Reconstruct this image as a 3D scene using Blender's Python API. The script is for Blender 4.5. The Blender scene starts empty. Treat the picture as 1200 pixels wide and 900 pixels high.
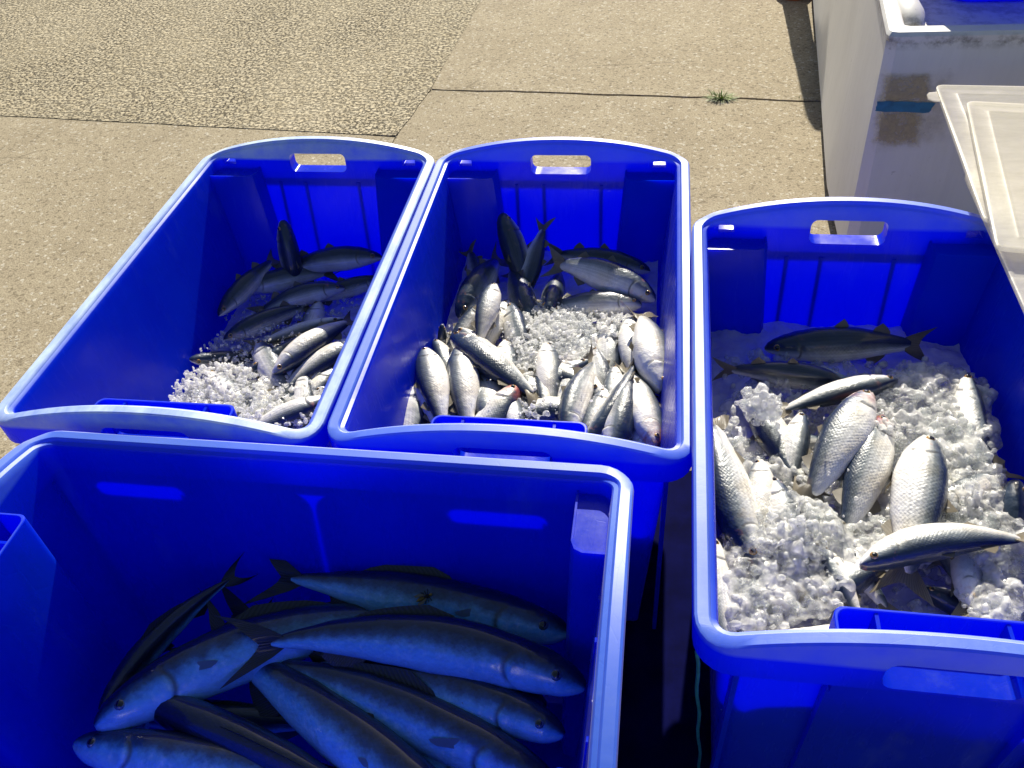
import bpy, bmesh, math, random
from mathutils import Vector, Matrix, noise as mnoise

random.seed(11)
SC = bpy.context.scene
COL = SC.collection
PI = math.pi

# ------------------------------------------------------------------ camera
PITCH, ROLL, HEAD, FPX, CAMZ = 0.729, 0.087, 0.20, 1032.2, 1.09
def cam_axes():
    cp, sp = math.cos(PITCH), math.sin(PITCH)
    right, fwd, down = Vector((1, 0, 0)), Vector((0, cp, -sp)), Vector((0, -sp, -cp))
    c, s = math.cos(ROLL), math.sin(ROLL)
    r2, d2 = c * right + s * down, -s * right + c * down
    rz = Matrix.Rotation(HEAD, 3, 'Z')
    return rz @ r2, rz @ d2, rz @ fwd
CR, CD, CF = cam_axes()
cam_data = bpy.data.cameras.new('camera')
cam = bpy.data.objects.new('camera', cam_data)
COL.objects.link(cam)
m = Matrix((CR, -CD, -CF)).transposed().to_4x4()
m.translation = Vector((0, 0, CAMZ))
cam.matrix_world = m
cam_data.sensor_width = 36
cam_data.lens = FPX / 1200 * 36
cam_data.clip_start, cam_data.clip_end = 0.02, 2000
SC.camera = cam
SC.render.resolution_x, SC.render.resolution_y = 1024, 768

def at(px, py, z):
    """world point on the level z that lies under a point of the 1200x900 photograph"""
    q = CR * ((px - 600) / FPX) + CD * ((py - 450) / FPX) + CF
    return Vector((0, 0, CAMZ)) + q * ((z - CAMZ) / q.z)

# ------------------------------------------------------------------ sky and sun
SUN_EL, SUN_AZ = math.radians(35.5), math.radians(1.4)     # azimuth from +Y, negative = from the left
world = bpy.data.worlds.new('World')
SC.world = world
world.use_nodes = True
wn = world.node_tree
sky = wn.nodes.new('ShaderNodeTexSky')
sky.sky_type = 'NISHITA'
sky.sun_disc = False
sky.sun_elevation = SUN_EL
sky.sun_rotation = SUN_AZ
wn.links.new(sky.outputs['Color'], wn.nodes['Background'].inputs['Color'])
wn.nodes['Background'].inputs['Strength'].default_value = 0.05
sun_data = bpy.data.lights.new('sun', 'SUN')
sun_data.energy = 5.0
sun_data.angle = math.radians(0.55)
sun_data.color = (1.0, 0.93, 0.79)
sun = bpy.data.objects.new('sun', sun_data)
COL.objects.link(sun)
sdir = Vector((math.sin(SUN_AZ) * math.cos(SUN_EL), math.cos(SUN_AZ) * math.cos(SUN_EL), math.sin(SUN_EL)))
sun.rotation_euler = sdir.to_track_quat('Z', 'Y').to_euler()
sun.location = sdir * 6
SC.view_settings.view_transform = 'Standard'
SC.view_settings.look = 'None'
SC.view_settings.gamma = 1.0
SC.view_settings.use_curve_mapping = False
SC.view_settings.exposure = 0.80
SC.cycles.use_denoising = True
SC.cycles.max_bounces = 8
SC.cycles.transparent_max_bounces = 16
SC.cycles.sample_clamp_indirect = 6.0

# ------------------------------------------------------------------ helpers
def tag(o, label=None, cat=None, group=None, kind=None):
    if label: o['label'] = label
    if cat: o['category'] = cat
    if group: o['group'] = group
    if kind: o['kind'] = kind
    return o

def empty(name, loc=(0, 0, 0), rz=0.0):
    o = bpy.data.objects.new(name, None)
    o.empty_display_size = 0.05
    o.location = loc
    o.rotation_euler = (0, 0, rz)
    COL.objects.link(o)
    return o

def finish(bm, angle=35):
    bmesh.ops.recalc_face_normals(bm, faces=bm.faces)
    lim = math.radians(angle)
    for f in bm.faces: f.smooth = True
    for e in bm.edges:
        if len(e.link_faces) == 2:
            e.smooth = e.calc_face_angle(0) < lim
    return bm

def obj(name, bm, mats, parent=None, angle=35, done=False):
    if not done: finish(bm, angle)
    me = bpy.data.meshes.new(name)
    bm.to_mesh(me)
    bm.free()
    for mt in (mats if isinstance(mats, (list, tuple)) else [mats]): me.materials.append(mt)
    o = bpy.data.objects.new(name, me)
    COL.objects.link(o)
    if parent: o.parent = parent
    return o

def copy_tree(o, parent=None):
    c = o.copy()
    COL.objects.link(c)
    c.parent = parent
    for ch in list(o.children): copy_tree(ch, c)
    return c

def add_box(bm, x0, x1, y0, y1, z0, z1, bev=0.0):
    vs = [bm.verts.new(p) for p in ((x0, y0, z0), (x1, y0, z0), (x1, y1, z0), (x0, y1, z0), (x0, y0, z1), (x1, y0, z1), (x1, y1, z1), (x0, y1, z1))]
    fs = [bm.faces.new([vs[i] for i in q]) for q in ((0, 3, 2, 1), (4, 5, 6, 7), (0, 1, 5, 4), (1, 2, 6, 5), (2, 3, 7, 6), (3, 0, 4, 7))]
    if bev:
        es = list({e for f in fs for e in f.edges})
        bmesh.ops.bevel(bm, geom=es, offset=bev, segments=2, profile=0.5, affect='EDGES')
    return vs

def loft(bm, rings, cap0=True, cap1=True, closed=True):
    vr = [[bm.verts.new(p) for p in r] for r in rings]
    n = len(vr[0])
    for a, b in zip(vr[:-1], vr[1:]):
        for i in range(n if closed else n - 1):
            j = (i + 1) % n
            bm.faces.new((a[i], a[j], b[j], b[i]))
    if cap0: bm.faces.new(vr[0][::-1])
    if cap1: bm.faces.new(vr[-1])
    return vr

def tube(bm, pts, rad, n=8):
    rings = []
    for i, p in enumerate(pts):
        p = Vector(p)
        t = (Vector(pts[min(i + 1, len(pts) - 1)]) - Vector(pts[max(i - 1, 0)])).normalized()
        u = t.cross(Vector((0.3, 1, 0.2))).normalized()
        v = t.cross(u)
        r = rad[i] if isinstance(rad, (list, tuple)) else rad
        rings.append([p + u * (r * math.cos(2 * PI * k / n)) + v * (r * math.sin(2 * PI * k / n)) for k in range(n)])
    return loft(bm, rings)

def lerp(a, b, t): return a + (b - a) * t
def interp(tab, s):
    if s <= tab[0][0]: return tab[0][1]
    for (a, va), (b, vb) in zip(tab[:-1], tab[1:]):
        if s <= b:
            t = (s - a) / (b - a)
            t = t * t * (3 - 2 * t) * 0.35 + t * 0.65
            return lerp(va, vb, t)
    return tab[-1][1]

# ------------------------------------------------------------------ material helpers
class N:
    def __init__(self, name):
        self.m = bpy.data.materials.new(name)
        self.m.use_nodes = True
        self.t = self.m.node_tree
        self.t.nodes.clear()
        self.out = self.t.nodes.new('ShaderNodeOutputMaterial')
    def n(self, typ, **kw):
        nd = self.t.nodes.new('ShaderNode' + typ)
        ins = kw.pop('ins', {})
        for k, v in kw.items(): setattr(nd, k, v)
        for k, v in ins.items(): self.set(nd, k, v)
        return nd
    def set(self, nd, k, v):
        s = nd.inputs[k]
        if hasattr(v, 'is_output') or isinstance(v, bpy.types.NodeSocket): self.t.links.new(v, s)
        else: s.default_value = v
    def math(self, op, a, b=0.0, c=None, clamp=False):
        nd = self.n('Math', operation=op, use_clamp=clamp)
        self.set(nd, 0, a); self.set(nd, 1, b)
        if c is not None: self.set(nd, 2, c)
        return nd.outputs[0]
    def mix(self, fac, a, b, blend='MIX'):
        nd = self.n('Mix', data_type='RGBA', blend_type=blend)
        self.set(nd, 0, fac); self.set(nd, 6, a); self.set(nd, 7, b)
        return nd.outputs[2]
    def ramp(self, fac, stops, mode='LINEAR'):
        nd = self.n('ValToRGB')
        cr = nd.color_ramp
        cr.interpolation = mode
        while len(cr.elements) < len(stops): cr.elements.new(0.5)
        for e, (p, c) in zip(cr.elements, stops):
            e.position = p
            e.color = c if len(c) == 4 else (*c, 1)
        self.set(nd, 0, fac)
        return nd.outputs[0]
    def noise(self, vec, scale, detail=4, rough=0.55, dist=0.0, dims='3D'):
        nd = self.n('TexNoise', noise_dimensions=dims, ins={'Scale': scale, 'Detail': detail, 'Roughness': rough, 'Distortion': dist})
        if vec is not None: self.set(nd, 'Vector', vec)
        return nd.outputs[0]
    def voronoi(self, vec, scale, feature='F1', rand=1.0, dims='3D', out='Distance'):
        nd = self.n('TexVoronoi', feature=feature, voronoi_dimensions=dims, ins={'Scale': scale, 'Randomness': rand})
        if vec is not None: self.set(nd, 'Vector', vec)
        return nd.outputs[out]
    def map(self, vec, loc=(0, 0, 0), rot=(0, 0, 0), sc=(1, 1, 1)):
        return self.n('Mapping', ins={'Vector': vec, 'Location': loc, 'Rotation': rot, 'Scale': sc}).outputs[0]
    def obj(self): return self.n('TexCoord').outputs['Object']
    def bump(self, h, strength=0.5, dist=0.002, normal=None):
        nd = self.n('Bump', ins={'Strength': strength, 'Distance': dist, 'Height': h})
        if normal is not None: self.set(nd, 'Normal', normal)
        return nd.outputs[0]
    def pbr(self, **kw):
        nd = self.n('BsdfPrincipled')
        for k, v in kw.items():
            key = {'base': 'Base Color', 'rough': 'Roughness', 'metal': 'Metallic', 'normal': 'Normal', 'coat': 'Coat Weight', 'coat_rough': 'Coat Roughness', 'spec': 'Specular IOR Level', 'trans': 'Transmission Weight', 'ior': 'IOR', 'sss': 'Subsurface Weight', 'alpha': 'Alpha', 'sheen': 'Sheen Weight'}[k]
            self.set(nd, key, v)
        return nd.outputs[0]
    def mixs(self, fac, a, b):
        nd = self.n('MixShader')
        self.set(nd, 0, fac); self.set(nd, 1, a); self.set(nd, 2, b)
        return nd.outputs[0]
    def done(self, s):
        self.t.links.new(s, self.out.inputs['Surface'])
        return self.m

# blue bin plastic: thin moulded polyethylene that lets light through
def mat_bin():
    k = N('blue_plastic')
    o = k.obj()
    rnd = k.n('ObjectInfo').outputs['Random']
    pos = k.n('VectorMath', operation='ADD', ins={0: o}); 
    comb = k.n('CombineXYZ', ins={0: k.math('MULTIPLY', rnd, 7.0), 1: k.math('MULTIPLY', rnd, 3.0)})
    k.set(pos, 1, comb.outputs[0]); p = pos.outputs[0]
    n1 = k.noise(p, 9, 5, 0.6)
    n2 = k.noise(k.map(p, sc=(1, 1, 0.18)), 70, 3, 0.6)
    base = k.mix(k.ramp(n1, [(0.35, (0, 0, 0)), (0.75, (1, 1, 1))]), (0.0012, 0.030, 0.68, 1), (0.0025, 0.048, 0.76, 1))
    # scuffed pale edges on the worn top of the rim
    z = k.n('SeparateXYZ', ins={0: o}).outputs[2]
    top = k.n('MapRange', ins={0: z, 1: 0.3835, 2: 0.3885, 3: 0.0, 4: 1.0}).outputs[0]
    wear = k.n('SeparateColor', ins={0: k.n('ObjectInfo').outputs['Color']}).outputs[0]
    sc = k.math('MULTIPLY', k.ramp(k.noise(k.map(p, sc=(1, 0.4, 1)), 18, 6, 0.7), [(0.30, (0.45, 0.45, 0.45)), (0.62, (1, 1, 1))]), top)
    base = k.mix(k.math('MULTIPLY', top, 0.8), base, (0.006, 0.16, 0.82, 1))
    base = k.mix(k.math('MULTIPLY', sc, wear), base, (0.60, 0.74, 0.84, 1))
    # dried salt and slime smears on the walls
    sm = k.ramp(k.noise(k.map(p, rot=(0, 0.5, 0), sc=(1.0, 1.0, 0.35)), 16, 6, 0.65), [(0.60, (0, 0, 0)), (0.80, (1, 1, 1))])
    base = k.mix(k.math('MULTIPLY', sm, 0.20), base, (0.30, 0.44, 0.66, 1))
    rough = k.math('ADD', k.math('MULTIPLY', n2, 0.20), 0.16)
    rough = k.math('ADD', rough, k.math('MULTIPLY', top, 0.10))
    scr = k.ramp(k.voronoi(k.map(p, rot=(0.2, 0.3, 0.6), sc=(1, 5, 1)), 24, 'DISTANCE_TO_EDGE'), [(0.0, (1, 1, 1)), (0.02, (0, 0, 0))])
    h = k.math('ADD', n2, k.math('MULTIPLY', scr, -0.5))
    nb = k.bump(h, 0.25, 0.0006)
    df = k.n('BsdfDiffuse', ins={'Color': base, 'Normal': nb}).outputs[0]
    tr = k.n('BsdfTranslucent', ins={'Color': (0.0006, 0.006, 0.96, 1)}).outputs[0]
    body = k.mixs(k.math('SUBTRACT', 0.52, k.math('MULTIPLY', k.math('MULTIPLY', sc, wear), 0.48)), df, tr)
    gb = k.bump(h, 0.10, 0.0005)
    rg = k.mix(top, rough, k.math('ADD', 0.42, k.math('MULTIPLY', k.noise(p, 14, 5, 0.7), 0.10)))
    gl = k.n('BsdfGlossy', ins={'Color': (1, 1, 1, 1), 'Roughness': rg, 'Normal': gb}).outputs[0]
    fr = k.n('Fresnel', ins={'IOR': 1.48, 'Normal': gb}).outputs[0]
    fr = k.math('MULTIPLY', fr, k.math('MULTIPLY_ADD', top, 0.60, 0.40))
    fr = k.math('MULTIPLY', fr, k.math('SUBTRACT', 1.0, k.n('NewGeometry').outputs['Backfacing']))
    return k.done(k.mixs(fr, body, gl))

def mat_concrete(name, rough_slab):
    k = N(name)
    p = k.obj()
    big = k.noise(p, 1.6, 6, 0.6)
    mid = k.noise(p, 9, 6, 0.65)
    fine = k.noise(p, 420, 3, 0.7)
    if rough_slab:
        c = k.mix(k.ramp(big, [(0.3, (0, 0, 0)), (0.7, (1, 1, 1))]), (0.36, 0.305, 0.20, 1), (0.45, 0.385, 0.265, 1))
        dv = k.noise(p, 60, 4, 0.6)
        pit = k.voronoi(p, 62, 'F1', 1.0)
        pit2 = k.ramp(k.noise(p, 105, 3, 0.65), [(0.50, (0, 0, 0)), (0.565, (1, 1, 1))])
        dens = k.ramp(k.noise(k.map(p, rot=(0, 0, 0.5), sc=(1, 0.5, 1)), 2.6, 5, 0.6), [(0.30, (0.45, 0.45, 0.45)), (0.60, (1, 1, 1))])
        stone = k.n('SeparateColor', ins={0: k.voronoi(p, 62, 'F1', 1.0, out='Color')}).outputs[0]
        c = k.mix(k.math('MULTIPLY', stone, 0.35), c, (0.58, 0.53, 0.41, 1))
        dark = k.math('MULTIPLY', pit2, dens)
        c = k.mix(k.math('MULTIPLY', dark, 0.93), c, (0.048, 0.038, 0.024, 1))
        h = k.math('SUBTRACT', k.math('MULTIPLY', pit, -0.8), k.math('MULTIPLY', dark, 1.6))
        h = k.math('ADD', h, k.math('MULTIPLY', fine, 0.3))
        nb = k.bump(h, 0.9, 0.006)
    else:
        c = k.mix(k.ramp(big, [(0.3, (0, 0, 0)), (0.72, (1, 1, 1))]), (0.36, 0.305, 0.21, 1), (0.45, 0.39, 0.28, 1))
        c = k.mix(k.math('MULTIPLY', k.ramp(mid, [(0.42, (0, 0, 0)), (0.70, (1, 1, 1))]), 0.35), c, (0.27, 0.225, 0.155, 1))
        ws = k.ramp(k.noise(k.map(p, loc=(2.3, 0.7, 0)), 2.4, 7, 0.65, 0.5), [(0.50, (0, 0, 0)), (0.66, (1, 1, 1))])
        c = k.mix(k.math('MULTIPLY', ws, 0.30), c, (0.24, 0.195, 0.125, 1))
        ck = k.ramp(k.voronoi(k.map(p, loc=(0.4, 0.2, 0), sc=(1, 1.6, 1)), 1.1, 'DISTANCE_TO_EDGE'), [(0.0, (1, 1, 1)), (0.006, (0, 0, 0))])
        ck = k.math('MULTIPLY', ck, k.ramp(k.noise(p, 3.5, 4, 0.6), [(0.52, (0, 0, 0)), (0.60, (1, 1, 1))]))
        c = k.mix(k.math('MULTIPLY', ck, 0.6), c, (0.10, 0.08, 0.05, 1))
        st = k.voronoi(p, 150, 'F1', 1.0, out='Color')
        hs = k.n('SeparateColor', ins={0: st}).outputs[0]
        c = k.mix(k.math('MULTIPLY', k.ramp(hs, [(0.90, (0, 0, 0)), (0.97, (1, 1, 1))]), 0.75), c, (0.60, 0.56, 0.47, 1))
        c = k.mix(k.math('MULTIPLY', k.ramp(hs, [(0.04, (1, 1, 1)), (0.15, (0, 0, 0))]), 0.6), c, (0.12, 0.095, 0.06, 1))
        g = k.noise(p, 210, 4, 0.75)
        c = k.mix(k.math('MULTIPLY', k.ramp(g, [(0.40, (1, 1, 1)), (0.54, (0, 0, 0))]), 0.62), c, (0.17, 0.135, 0.085, 1))
        h = k.math('ADD', k.math('MULTIPLY', g, 1.0), k.math('MULTIPLY', fine, 0.5))
        nb = k.bump(h, 0.65, 0.0035)
    return k.done(k.pbr(base=c, rough=0.9, normal=nb, spec=0.25))

def mat_simple(name, col, rough=0.5, metal=0.0, var=0.15, scale=20, bump=0.1, spec=0.5, coat=0.0):
    k = N(name)
    p = k.obj()
    n1 = k.noise(p, scale, 5, 0.6)
    c2 = tuple(max(0, x * (1 - var * 1.6)) for x in col)
    c = k.mix(k.ramp(n1, [(0.3, (0, 0, 0)), (0.7, (1, 1, 1))]), (*c2, 1), (*col, 1))
    nb = k.bump(k.noise(p, scale * 12, 3, 0.6), bump, 0.001)
    return k.done(k.pbr(base=c, rough=rough, metal=metal, normal=nb, spec=spec, coat=coat))

def mat_fibreglass():
    k = N('worn_gelcoat')
    p = k.obj()
    big = k.noise(p, 3.0, 6, 0.6)
    c = k.mix(k.ramp(big, [(0.3, (0, 0, 0)), (0.7, (1, 1, 1))]), (0.62, 0.605, 0.575, 1), (0.73, 0.715, 0.68, 1))
    st = k.noise(k.map(p, rot=(0, 0, 0), sc=(14, 14, 1.2)), 3.2, 5, 0.7)
    c = k.mix(k.math('MULTIPLY', k.ramp(st, [(0.45, (0, 0, 0)), (0.85, (1, 1, 1))]), 0.22), c, (0.36, 0.34, 0.30, 1))
    sp = k.noise(p, 60, 4, 0.7)
    c = k.mix(k.math('MULTIPLY', k.ramp(sp, [(0.66, (0, 0, 0)), (0.74, (1, 1, 1))]), 0.5), c, (0.22, 0.20, 0.17, 1))
    # grime along the deck edge
    z = k.n('SeparateXYZ', ins={0: p}).outputs[2]
    band = k.math('MULTIPLY', k.n('MapRange', ins={0: z, 1: 0.476, 2: 0.489}).outputs[0], k.n('MapRange', ins={0: z, 1: 0.507, 2: 0.496}).outputs[0])
    gr = k.math('MULTIPLY', band, k.ramp(k.noise(p, 34, 6, 0.7), [(0.45, (0, 0, 0)), (0.62, (1, 1, 1))]))
    c = k.mix(k.math('MULTIPLY', gr, 0.7), c, (0.10, 0.085, 0.06, 1))
    nb = k.bump(k.noise(p, 130, 4, 0.6), 0.12, 0.001)
    return k.done(k.pbr(base=c, rough=k.math('ADD', k.math('MULTIPLY', sp, 0.3), 0.4), normal=nb))

def mat_stain(name='brown_stain', amt=1.0):
    k = N(name)
    p = k.obj()
    e = k.noise(p, 22, 5, 0.7)
    c = k.mix(e, (0.40, 0.31, 0.16, 1), (0.52, 0.44, 0.28, 1))
    a = k.ramp(k.noise(p, 45, 5, 0.75), [(0.28, (0.2, 0.2, 0.2)), (0.62, (0.85, 0.85, 0.85))])
    ed = k.n('Attribute', attribute_name='edge').outputs['Fac']
    a = k.math('MULTIPLY', k.math('MULTIPLY', a, amt), k.n('MapRange', interpolation_type='SMOOTHSTEP', ins={0: k.math('ADD', ed, k.math('MULTIPLY', k.math('SUBTRACT', e, 0.5), 0.25)), 1: 0.0, 2: 0.22}).outputs[0])
    return k.done(k.pbr(base=c, rough=0.8, alpha=a, spec=0.2))

def mat_lid():
    k = N('clear_plastic')
    p = k.obj()
    c = k.mix(k.noise(p, 9, 5, 0.6), (0.74, 0.71, 0.62, 1), (0.84, 0.82, 0.76, 1))
    scr = k.noise(k.map(p, rot=(0, 0, 0.25), sc=(2, 5, 2)), 7, 6, 0.7)
    nb = k.bump(k.math('ADD', k.noise(p, 16, 4, 0.6), scr), 0.22, 0.002)
    d = k.pbr(base=c, rough=0.28, normal=nb, spec=0.6)
    t = k.n('BsdfTranslucent', ins={'Color': (0.86, 0.83, 0.75, 1)}).outputs[0]
    tr = k.n('BsdfTransparent', ins={'Color': (0.97, 0.96, 0.93, 1)}).outputs[0]
    fog = k.n('MapRange', ins={0: scr, 1: 0.3, 2: 0.7, 3: 0.58, 4: 0.34}).outputs[0]
    return k.done(k.mixs(fog, k.mixs(0.45, d, t), tr))

def mat_ice(name, clear, grime, vary=0.3, through=0.45):
    k = N(name)
    p = k.obj()
    v = k.noise(p, 90, 4, 0.7)
    col = k.mix(v, (0.89, 0.89, 0.88, 1), (0.96, 0.96, 0.945, 1))
    col = k.mix(k.math('MULTIPLY', k.ramp(k.noise(p, 17, 4, 0.6), [(0.5, (0, 0, 0)), (0.75, (1, 1, 1))]), grime), col, (0.62, 0.56, 0.46, 1))
    pk = k.ramp(k.noise(k.map(p, loc=(1.7, 4.1, 0)), 13, 3, 0.6), [(0.62, (0, 0, 0)), (0.76, (1, 1, 1))])
    col = k.mix(k.math('MULTIPLY', pk, 0.30), col, (0.80, 0.50, 0.44, 1))
    nb = k.bump(k.math('ADD', k.noise(p, 240, 3, 0.6), k.math('MULTIPLY', k.voronoi(p, 160), 1.2)), 0.35, 0.002)
    snow = k.pbr(base=col, rough=0.10, normal=nb, spec=0.8, ior=1.31, coat=0.6, coat_rough=0.04)
    trl = k.n('BsdfTranslucent', ins={'Color': (0.96, 0.955, 0.94, 1), 'Normal': nb}).outputs[0]
    body = k.mixs(0.5, snow, trl)
    gl = k.n('BsdfGlass', ins={'Color': (0.985, 0.985, 0.975, 1), 'Roughness': 0.03, 'IOR': 1.31, 'Normal': nb}).outputs[0]
    tp = k.n('BsdfTransparent', ins={'Color': (0.95, 0.97, 0.98, 1)}).outputs[0]
    see = k.mixs(through, gl, tp)
    f = k.n('MapRange', ins={0: k.noise(p, 38, 3, 0.6), 1: 0.38, 2: 0.62, 3: max(0, clear - vary), 4: min(1, clear + vary)}).outputs[0]
    return k.done(k.mixs(f, body, see))

def mat_fish(name, back, mid, flank, belly, blue=False):
    k = N(name)
    at_ = lambda nm: k.n('Attribute', attribute_name=nm).outputs['Fac']
    s, d = at_('along'), at_('dorsal')
    uv = k.n('UVMap', uv_map='scales').outputs[0]
    rnd = k.n('ObjectInfo').outputs['Random']
    p = k.obj()
    n1 = k.noise(p, 55, 5, 0.65)
    dd = k.math('ADD', d, k.math('MULTIPLY', k.math('SUBTRACT', n1, 0.5), 0.75 if blue else 0.40))
    dd = k.math('ADD', dd, k.math('MULTIPLY', k.math('SUBTRACT', rnd, 0.5), 0.22))
    shade_amt = k.n('SeparateColor', ins={0: k.n('ObjectInfo').outputs['Color']}).outputs[1]
    dd = k.math('ADD', dd, k.math('MULTIPLY', shade_amt, k.math('ADD', d, 1.0)))  # per-fish darkening: shade painted into the skin colour
    f = k.math('MULTIPLY_ADD', dd, 0.5, 0.5, clamp=True)
    c = k.ramp(f, [(0.16, belly), (0.43, flank), (0.62, mid), (0.78, back), (0.97, back)] if blue else [(0.18, belly), (0.46, flank), (0.68, mid), (0.86, back), (0.97, back)])
    # rows of scales: a dark edge round each, stronger towards the back
    sv = k.voronoi(k.map(uv, rot=(0, 0, PI / 4)), 1.0, 'F1', 0.10, dims='2D')
    scal = k.n('MapRange', ins={0: s, 1: 0.18, 2: 0.34}).outputs[0]
    edge = k.math('MULTIPLY', k.ramp(sv, [(0.36, (0, 0, 0)), (0.60, (1, 1, 1))]), scal)
    est = k.math('MULTIPLY', edge, k.n('MapRange', ins={0: f, 1: 0.15, 2: 0.7, 3: 0.05, 4: (0.10 if blue else 0.19)}).outputs[0])
    c = k.mix(est, c, (0.035, 0.038, 0.04, 1))
    glint = k.math('MULTIPLY', k.math('SUBTRACT', scal, edge, clamp=True), k.ramp(f, [(0.3, (0, 0, 0)), (0.5, (1, 1, 1)), (0.75, (0.3, 0.3, 0.3)), (0.9, (0, 0, 0))]))
    c = k.mix(k.math('MULTIPLY', glint, (0.04 if blue else 0.16)), c, (0.72, 0.73, 0.70, 1))
    # lines along the scale rows, mottling, wet grime
    vv = k.n('SeparateXYZ', ins={0: uv}).outputs[1]
    row = k.math('MULTIPLY_ADD', k.math('SINE', k.math('MULTIPLY', vv, 2 * PI * 0.7071)), 0.5, 0.5)
    row = k.math('MULTIPLY', k.math('MULTIPLY', row, scal), k.ramp(f, [(0.22, (0, 0, 0)), (0.40, (1, 1, 1)), (0.8, (0.6, 0.6, 0.6))]))
    c = k.mix(k.math('MULTIPLY', row, 0.06 if blue else 0.24), c, (0.13, 0.135, 0.13, 1))
    mo = k.ramp(k.noise(p, 42, 6, 0.72, 0.6), [(0.40, (0, 0, 0)), (0.66, (1, 1, 1))])
    c = k.mix(k.math('MULTIPLY', mo, 0.34 if blue else 0.34), c, k.mix(1.0, c, (0.42, 0.40, 0.36, 1), 'MULTIPLY'))
    tn = k.ramp(k.noise(k.map(p, loc=(3, 1, 2)), 24, 4, 0.6), [(0.48, (0, 0, 0)), (0.68, (1, 1, 1))])
    c = k.mix(k.math('MULTIPLY', tn, 0.04 if blue else 0.40), c, k.mix(1.0, c, (0.90, 0.76, 0.52, 1), 'MULTIPLY'))
    # yellowish and pinkish bruises
    br = k.ramp(k.noise(p, 30, 3, 0.5), [(0.64, (0, 0, 0)), (0.76, (1, 1, 1))])
    c = k.mix(k.math('MULTIPLY', br, 0.10 if blue else 0.35), c, (0.55, 0.42, 0.24, 1))
    hd = k.n('MapRange', ins={0: s, 1: 0.24, 2: 0.16}).outputs[0]
    rd = k.math('MULTIPLY', hd, k.ramp(k.noise(p, 70, 3, 0.6), [(0.60, (0, 0, 0)), (0.74, (1, 1, 1))]))
    c = k.mix(k.math('MULTIPLY', rd, 0.12 if blue else 0.5), c, (0.52, 0.20, 0.15, 1))
    if blue:
        pl = k.ramp(k.noise(k.map(uv, sc=(0.10, 0.05, 1)), 6, 5, 0.7), [(0.50, (0, 0, 0)), (0.68, (1, 1, 1))])
        lo = k.ramp(f, [(0.10, (0.3, 0.3, 0.3)), (0.34, (1, 1, 1)), (0.56, (0, 0, 0))])
        c = k.mix(k.math('MULTIPLY', k.math('MULTIPLY', pl, lo), 0.75), c, (0.50, 0.78, 0.90, 1))
    # dark line along the edge of the gill cover
    gq = k.math('ADD', d, 0.10)
    gs = k.math('SUBTRACT', k.math('SUBTRACT', s, 0.209), k.math('MULTIPLY', k.math('MULTIPLY', gq, gq), -0.060))
    gl_ = k.math('MULTIPLY', k.n('MapRange', ins={0: k.math('ABSOLUTE', gs), 1: 0.012, 2: 0.002}).outputs[0], k.n('MapRange', ins={0: k.math('ABSOLUTE', gq), 1: 0.75, 2: 0.45}).outputs[0])
    c = k.mix(k.math('MULTIPLY', gl_, 0.7), c, (0.035, 0.03, 0.03, 1))
    red = k.n('SeparateColor', ins={0: k.n('ObjectInfo').outputs['Color']}).outputs[0]
    rz_ = k.math('MULTIPLY', k.n('MapRange', ins={0: s, 1: 0.19, 2: 0.09}).outputs[0], k.ramp(k.noise(p, 60, 4, 0.65), [(0.36, (0, 0, 0)), (0.58, (1, 1, 1))]))
    c = k.mix(k.math('MULTIPLY', k.math('MULTIPLY', rz_, red), 0.85), c, (0.42, 0.10, 0.07, 1))
    h = k.math('SUBTRACT', k.math('MULTIPLY', sv, -0.8), k.math('MULTIPLY', edge, 0.4))
    h = k.math('MULTIPLY', h, scal)
    nb = k.bump(h, 0.12 if blue else 0.20, 0.0010)
    nb = k.bump(k.noise(p, 150, 5, 0.7), 0.60 if blue else 0.40, 0.0020, nb)
    nb = k.bump(k.noise(p, 38, 3, 0.6), 0.35, 0.004, nb)
    ro = k.math('ADD', k.math('MULTIPLY', n1, 0.25), 0.24 if blue else 0.20)
    return k.done(k.pbr(base=c, rough=ro, metal=0.04, normal=nb, spec=0.5, coat=0.9 if blue else 0.7, coat_rough=0.09 if blue else 0.10))

def mat_fin(name, col, col2):
    k = N(name)
    uv = k.n('UVMap', uv_map='scales').outputs[0]
    u = k.n('SeparateXYZ', ins={0: uv}).outputs
    ray = k.math('SINE', k.math('MULTIPLY', u[0], 120.0))
    c = k.mix(k.math('MULTIPLY_ADD', ray, 0.3, 0.5), (*col, 1), (*col2, 1))
    c = k.mix(k.math('MULTIPLY', k.noise(k.obj(), 60, 3), 0.4), c, (*col2, 1))
    nb = k.bump(ray, 0.4, 0.0008)
    d = k.pbr(base=c, rough=0.3, normal=nb, coat=0.4)
    t = k.n('BsdfTranslucent', ins={'Color': c}).outputs[0]
    return k.done(k.mixs(0.35, d, t))

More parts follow.
